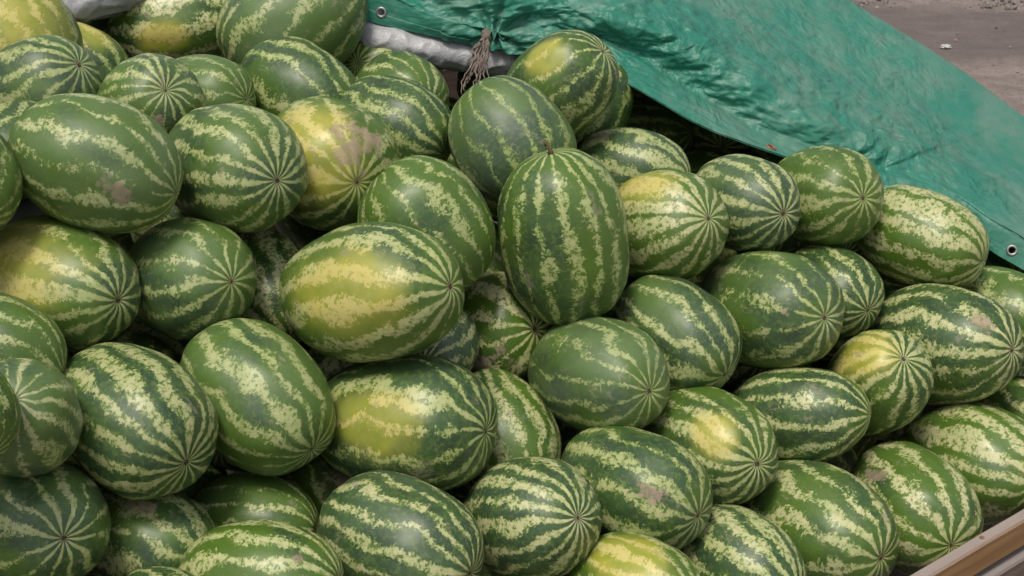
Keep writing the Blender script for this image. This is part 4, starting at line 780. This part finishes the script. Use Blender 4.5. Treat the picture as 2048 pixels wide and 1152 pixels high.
# green tarpaulin
NU, NV = 560, 250
TC = [[(-0.4483, 3.2882, 1.1457), (-0.3082, 3.2694, 1.1055), (-0.1798, 3.2576, 1.0801), (-0.0455, 3.2448, 1.0526), (0.0992, 3.1949, 1.0404), (0.2502, 3.115, 1.0109), (0.4204, 3.0352, 0.9344), (0.5918, 3.0276, 0.8709), (0.8366, 3.0909, 0.7699), (1.0168, 3.0918, 0.7247), (1.0977, 3.032, 0.6437), (1.1833, 2.9888, 0.5983), (1.3794, 2.9366, 0.4865)],
 [(-0.3759, 3.2953, 1.2084), (-0.2599, 3.2723, 1.159), (-0.1608, 3.2458, 1.1257), (-0.0451, 3.233, 1.0985), (0.0992, 3.2193, 1.0927), (0.2468, 3.2008, 1.053), (0.431, 3.1343, 0.9577), (0.6125, 3.0807, 0.8665), (0.8333, 3.1135, 0.7948), (1.017, 3.1219, 0.7417), (1.1117, 3.0458, 0.6969), (1.2121, 3.0097, 0.6433), (1.414, 2.961, 0.5387)],
 [(-0.3689, 3.3196, 1.2249), (-0.2494, 3.2963, 1.175), (-0.1461, 3.269, 1.1402), (-0.027, 3.2552, 1.1105), (0.1202, 3.264, 1.0939), (0.2698, 3.2442, 1.0515), (0.456, 3.1771, 0.9548), (0.6386, 3.1231, 0.8626), (0.8616, 3.1538, 0.7867), (1.0387, 3.1374, 0.7395), (1.1345, 3.0609, 0.6939), (1.2365, 3.0242, 0.6389), (1.4384, 2.9753, 0.5338)],
 [(-0.3267, 3.381, 1.3211), (-0.192, 3.3573, 1.2702), (-0.0697, 3.3366, 1.2259), (0.065, 3.3172, 1.1843), (0.2188, 3.2812, 1.1545), (0.3685, 3.2563, 1.1011), (0.5563, 3.2085, 0.9985), (0.74, 3.1834, 0.8974), (0.9728, 3.2336, 0.792), (1.1561, 3.2339, 0.7217), (1.2768, 3.2016, 0.6525), (1.3932, 3.1703, 0.5854), (1.6001, 3.1191, 0.4755)],
 [(-0.3004, 3.8211, 1.3929), (-0.13, 3.7942, 1.3353), (0.0329, 3.7667, 1.2762), (0.2027, 3.7263, 1.2156), (0.3827, 3.674, 1.1508), (0.5486, 3.6336, 1.0773), (0.7533, 3.5697, 0.9664), (0.9409, 3.5145, 0.8656), (1.1729, 3.4918, 0.7472), (1.3516, 3.4558, 0.664), (1.4819, 3.4094, 0.5905), (1.609, 3.3626, 0.5161), (1.8164, 3.2983, 0.4043)],
 [(-0.2447, 4.2173, 1.5291), (-0.0338, 4.1875, 1.4654), (0.1772, 4.1519, 1.3889), (0.3862, 4.0897, 1.3029), (0.5932, 4.0162, 1.1926), (0.7722, 3.9591, 1.0938), (0.9894, 3.8818, 0.9754), (1.1738, 3.8018, 0.8747), (1.3997, 3.7125, 0.7306), (1.569, 3.6423, 0.6274), (1.7094, 3.5835, 0.5486), (1.8482, 3.5223, 0.4646), (2.0523, 3.4474, 0.3513)],
 [(-0.1078, 4.3894, 1.3091), (0.1032, 4.3597, 1.2454), (0.3142, 4.324, 1.1689), (0.5232, 4.2619, 1.0829), (0.7301, 4.1884, 0.9726), (0.9092, 4.1313, 0.8738), (1.1264, 4.054, 0.7554), (1.3108, 3.9739, 0.6547), (1.5367, 3.8847, 0.5106), (1.7059, 3.8145, 0.4074), (1.8463, 3.7557, 0.3286), (1.9852, 3.6944, 0.2446), (2.1893, 3.6195, 0.1313)],
 [(-0.0082, 4.5146, 0.7291), (0.2028, 4.4849, 0.6654), (0.4138, 4.4493, 0.5889), (0.6228, 4.3871, 0.5029), (0.8297, 4.3136, 0.3926), (1.0088, 4.2565, 0.2938), (1.226, 4.1792, 0.1754), (1.4104, 4.0992, 0.0747), (1.6363, 4.0099, 0.03), (1.8055, 3.9397, 0.03), (1.9459, 3.8809, 0.03), (2.0848, 3.8197, 0.03), (2.2889, 3.7447, 0.03)]]
NROW, NCOL = len(TC), len(TC[0])
G = sheet(TC, NU, NV)
Nn = grid_normals(G)
GATHER = np.array((-0.0451, 3.2282, 1.088))
D = np.zeros((NV + 1, NU + 1))
for j in range(NV + 1):
    tr = j * (NROW - 1) / NV
    for i in range(NU + 1):
        tcx = i * (NCOL - 1) / NU
        p = Vector(G[j, i])
        a = p * 3.2
        wv = Vector((mnoise.noise(a), mnoise.noise(a + Vector((9, 0, 0))), mnoise.noise(a + Vector((0, 9, 0))))) * .35
        qv = p + wv * .25
        amp = 0.35 + 1.0 * math.exp(-((tr - 2.9) / .9) ** 2) + .8 * max(0, min(1, (5.5 - tcx) / 3)) * (tr > 1)
        amp *= max(.25, min(1, tr / 1.0 + .15))
        if tcx > 8: amp *= .5
        if tr > 4: amp *= .55
        h = 0.0
        for fr, am in ((3.4, .009), (8.0, .0085), (18.0, .0085), (37.0, .0046)):
            vd = mnoise.voronoi(Vector((qv.x * fr * .75 + qv.y * fr * .5, qv.y * fr * .9 - qv.x * fr * .25, qv.z * fr * 1.7)), distance_metric='MANHATTAN')[0]
            h += am * (min(vd[0], 1.5) - .6)
        h += .007 * mnoise.noise(p * 4.0 + Vector((2, 5, 1)))
        dv = G[j, i] - GATHER
        dd = float(np.linalg.norm(dv))
        if dd < .4:
            ang = math.atan2(dv[2], dv[0])
            h += .014 * math.cos(ang * 8 + 1.2 * mnoise.noise(p * 6)) * math.exp(-dd / .10) * min(1, dd / .02)
            h -= .030 * math.exp(-(dd / .035) ** 2)
        D[j, i] = h * (amp if dd > .12 else max(amp, 1))
G = G + Nn * D[..., None] * 1
EYE = []
for tgt, mat in [((-0.3049, 3.2714, 1.1334), 0), ((0.5914, 3.0476, 0.89), 1), ((1.1528, 3.0143, 0.6413), 0)]:
    # nearest grid vertex to the eyelet's place on the hem
    dd = np.linalg.norm(G - np.array(tgt), axis=2)
    j, i = np.unravel_index(np.argmin(dd), dd.shape)
    EYE.append((G[j, i].copy(), Nn[j, i].copy(), mat))
tarp_me = grid_mesh('green_tarpaulin', G, [e[0] for e in EYE], .0078)
tarp = link('green_tarpaulin', tarp_me, TARP)
# doubled hem along the lower edge
Hj = int(NV / (NROW - 1) * .42)
Hm = (G + Nn * .0030 * 1)[:Hj + 1]
hem = link('hem', grid_mesh('hem', Hm, [e[0] for e in EYE], .0095), TARP, tarp)
hs_ = hem.modifiers.new('thickness', 'SOLIDIFY'); hs_.thickness = .0016; hs_.offset = 0
sol = tarp.modifiers.new('thickness', 'SOLIDIFY'); sol.thickness = .0016; sol.offset = 0
tag(tarp, 'dusty green tarpaulin with metal eyelets pulled over the far end of the melon heap', 'tarpaulin')
def ring_mesh(ro, ri, th):
    v, f = [], []
    n = 28
    prof = [(ri, .3), (ri + .15 * (ro - ri), .85), (.5 * (ro + ri), 1.0), (ro - .15 * (ro - ri), .75), (ro, 0), (ro, -.8), (ri, -.8)]
    for k in range(n):
        a = 2 * math.pi * k / n
        for (r_, h_) in prof: v.append((r_ * math.cos(a), r_ * math.sin(a), h_ * th))
    m_ = len(prof)
    for k in range(n):
        for q_ in range(m_):
            f.append((k * m_ + q_, k * m_ + (q_ + 1) % m_, ((k + 1) % n) * m_ + (q_ + 1) % m_, ((k + 1) % n) * m_ + q_))
    return pydata('eyelet', v, f)
for pt, nv_, mk in EYE:
    c = link('eyelet', ring_mesh(.0132, .0072, .0030), METAL if mk == 0 else RUST, tarp)
    nn_ = Vector(nv_)
    if nn_.dot(cam.location - Vector(pt)) < 0: nn_ = -nn_
    c.rotation_mode = 'QUATERNION'
    c.rotation_quaternion = nn_.to_track_quat('Z', 'Y')
    c.location = Vector(pt) + nn_ * .0045
    if mk: c['label'] = 'rusty brown eyelet'

# silver sheet under it
S_ = sheet([[(-1.0712, 3.1212, 1.1427), (-0.98, 3.1541, 1.1422), (-0.9211, 3.2102, 1.144), (-0.8624, 3.2802, 1.1524), (-0.7446, 3.3905, 1.1522), (-0.5625, 3.4295, 1.0939), (-0.3969, 3.3439, 1.0522), (-0.3399, 3.3004, 1.0299), (-0.2745, 3.2944, 1.017), (-0.1919, 3.2991, 1.0035), (-0.1088, 3.3027, 0.9877), (-0.0192, 3.3161, 0.9689), (0.0473, 3.3431, 0.9559)],
 [(-1.0576, 3.0739, 1.1594), (-0.968, 3.1067, 1.1588), (-0.9103, 3.1627, 1.1605), (-0.8528, 3.2326, 1.1686), (-0.7372, 3.3428, 1.1682), (-0.558, 3.3821, 1.1106), (-0.3946, 3.2968, 1.0697), (-0.3384, 3.2535, 1.0478), (-0.274, 3.2476, 1.0351), (-0.1926, 3.2524, 1.0217), (-0.1107, 3.2562, 1.0061), (-0.0225, 3.2696, 0.9876), (0.043, 3.2967, 0.9747)],
 [(-1.0394, 3.0766, 1.2008), (-0.9502, 3.1096, 1.2005), (-0.8926, 3.1658, 1.2028), (-0.8352, 3.2361, 1.2115), (-0.7198, 3.3467, 1.2122), (-0.5412, 3.3865, 1.1555), (-0.3787, 3.301, 1.1141), (-0.3229, 3.2576, 1.092), (-0.2588, 3.2517, 1.0793), (-0.1777, 3.2566, 1.0661), (-0.0962, 3.2604, 1.0507), (-0.0083, 3.274, 1.0325), (0.0571, 3.3012, 1.02)],
 [(-1.0462, 3.2298, 1.2572), (-0.9531, 3.2633, 1.258), (-0.8923, 3.3204, 1.2621), (-0.8317, 3.3917, 1.2731), (-0.7105, 3.504, 1.2772), (-0.5248, 3.5438, 1.2207), (-0.3577, 3.4567, 1.1758), (-0.3003, 3.4124, 1.1519), (-0.234, 3.4063, 1.1388), (-0.15, 3.4111, 1.1254), (-0.0655, 3.4149, 1.1098), (0.0256, 3.4285, 1.0917), (0.0935, 3.4561, 1.0798)],
 [(-1.0817, 3.6406, 1.4282), (-0.9786, 3.6753, 1.4317), (-0.9101, 3.7345, 1.4404), (-0.8416, 3.8088, 1.4576), (-0.706, 3.9251, 1.4705), (-0.5023, 3.965, 1.4142), (-0.3226, 3.8737, 1.3603), (-0.261, 3.8273, 1.3317), (-0.1889, 3.8206, 1.3174), (-0.0973, 3.8253, 1.3038), (-0.0053, 3.8289, 1.2877), (0.0941, 3.8425, 1.2698), (0.1684, 3.8709, 1.2595)]], 240, 60)
Sn = grid_normals(S_)
for j in range(61):
    for i in range(241):
        p = Vector(S_[j, i])
        h = .006 * mnoise.noise(p * 7) + .006 * ridge(Vector((p.x * 8, p.y * 5, p.z * 16)), .12) + .005 * ridge(Vector((p.x * 20, p.y * 9 + 3, p.z * 30)), .15)
        S_[j, i] += Sn[j, i] * h
silver = link('silver_sheet', grid_mesh('silver_sheet', S_), SILVER)
sol = silver.modifiers.new('thickness', 'SOLIDIFY'); sol.thickness = .0016; sol.offset = 0
tag(silver, 'crinkled silver grey sheet hanging beneath the green tarpaulin behind the top melons', 'sheet')

# bluish sheet scrap between the left melons
B_ = sheet([[(-0.9532, 2.5337, 0.9948), (-0.9152, 2.5337, 0.9948), (-0.8772, 2.5337, 0.9948), (-0.8297, 2.5337, 0.9948)],
 [(-0.932, 2.4637, 0.9866), (-0.8949, 2.4637, 0.9866), (-0.8577, 2.4637, 0.9866), (-0.8113, 2.4637, 0.9866)],
 [(-0.9108, 2.3942, 0.9797), (-0.8745, 2.3942, 0.9797), (-0.8382, 2.3942, 0.9797), (-0.7929, 2.3942, 0.9797)],
 [(-0.9037, 2.3567, 0.9464), (-0.8677, 2.3567, 0.9464), (-0.8317, 2.3567, 0.9464), (-0.7867, 2.3567, 0.9464)]], 30, 20)
Bn = grid_normals(B_)
for j in range(21):
    for i in range(31):
        B_[j, i] += Bn[j, i] * .012 * mnoise.noise(Vector(B_[j, i]) * 11)
scrap = link('plastic_sheet_scrap', grid_mesh('plastic_sheet_scrap', B_), CLOTH)
sol = scrap.modifiers.new('thickness', 'SOLIDIFY'); sol.thickness = .0015; sol.offset = 0
tag(scrap, 'scrap of bluish grey plastic sheet in the gap below the large scuffed melon', 'plastic sheet')

# frayed brown twine tied at the gathered hem
rt, rb = Vector([(-0.0592, 3.1791, 1.1011), (-0.0974, 3.1006, 0.9801)][0]), Vector([(-0.0592, 3.1791, 1.1011), (-0.0974, 3.1006, 0.9801)][1])
rope = empty('frayed_rope', rt)
tag(rope, 'frayed brown twine hanging from the gathered hem of the green tarpaulin', 'rope')
rr = random.Random(4)
axis = rb - rt
for k in range(17):
    sp = rr.uniform(-1, 1); L = rr.uniform(.72, 1.08) if k > 3 else rr.uniform(.3, .5)
    pts, rad = [], []
    n = 14
    ph = rr.uniform(0, 6)
    for q_ in range(n + 1):
        t_ = q_ / n
        sag = Vector(((.022) * sp * math.sin(t_ * 2.0) + .006 * math.sin(t_ * 9 + ph) * t_, rr.uniform(-.002, .002) - .012 * t_ * (1 - t_), 0))
        wig = Vector((rr.uniform(-.0035, .0035), rr.uniform(-.003, .003), 0)) * (t_ > .1)
        pts.append(axis * (t_ * L) + sag + wig + Vector((.004 * math.cos(ph), .004 * math.sin(ph) , 0)))
        rad.append(.0024 * (1 - .45 * t_))
    vv, ff = tube(pts, rad, 5)
    link('strand', pydata('strand', vv, ff), TWINE, rope)
bm = bmesh.new()
bmesh.ops.create_icosphere(bm, subdivisions=3, radius=1)
for vt in bm.verts:
    k = 1 + .3 * mnoise.noise(vt.co * 3) + .12 * math.sin(vt.co.z * 16 + vt.co.x * 6)
    vt.co = Vector((vt.co.x * .011 * k, vt.co.y * .010 * k, vt.co.z * .016 * k))
me = bpy.data.meshes.new('knot'); bm.to_mesh(me); bm.free()
me.polygons.foreach_set('use_smooth', [True] * len(me.polygons))
link('knot', me, TWINE, rope)
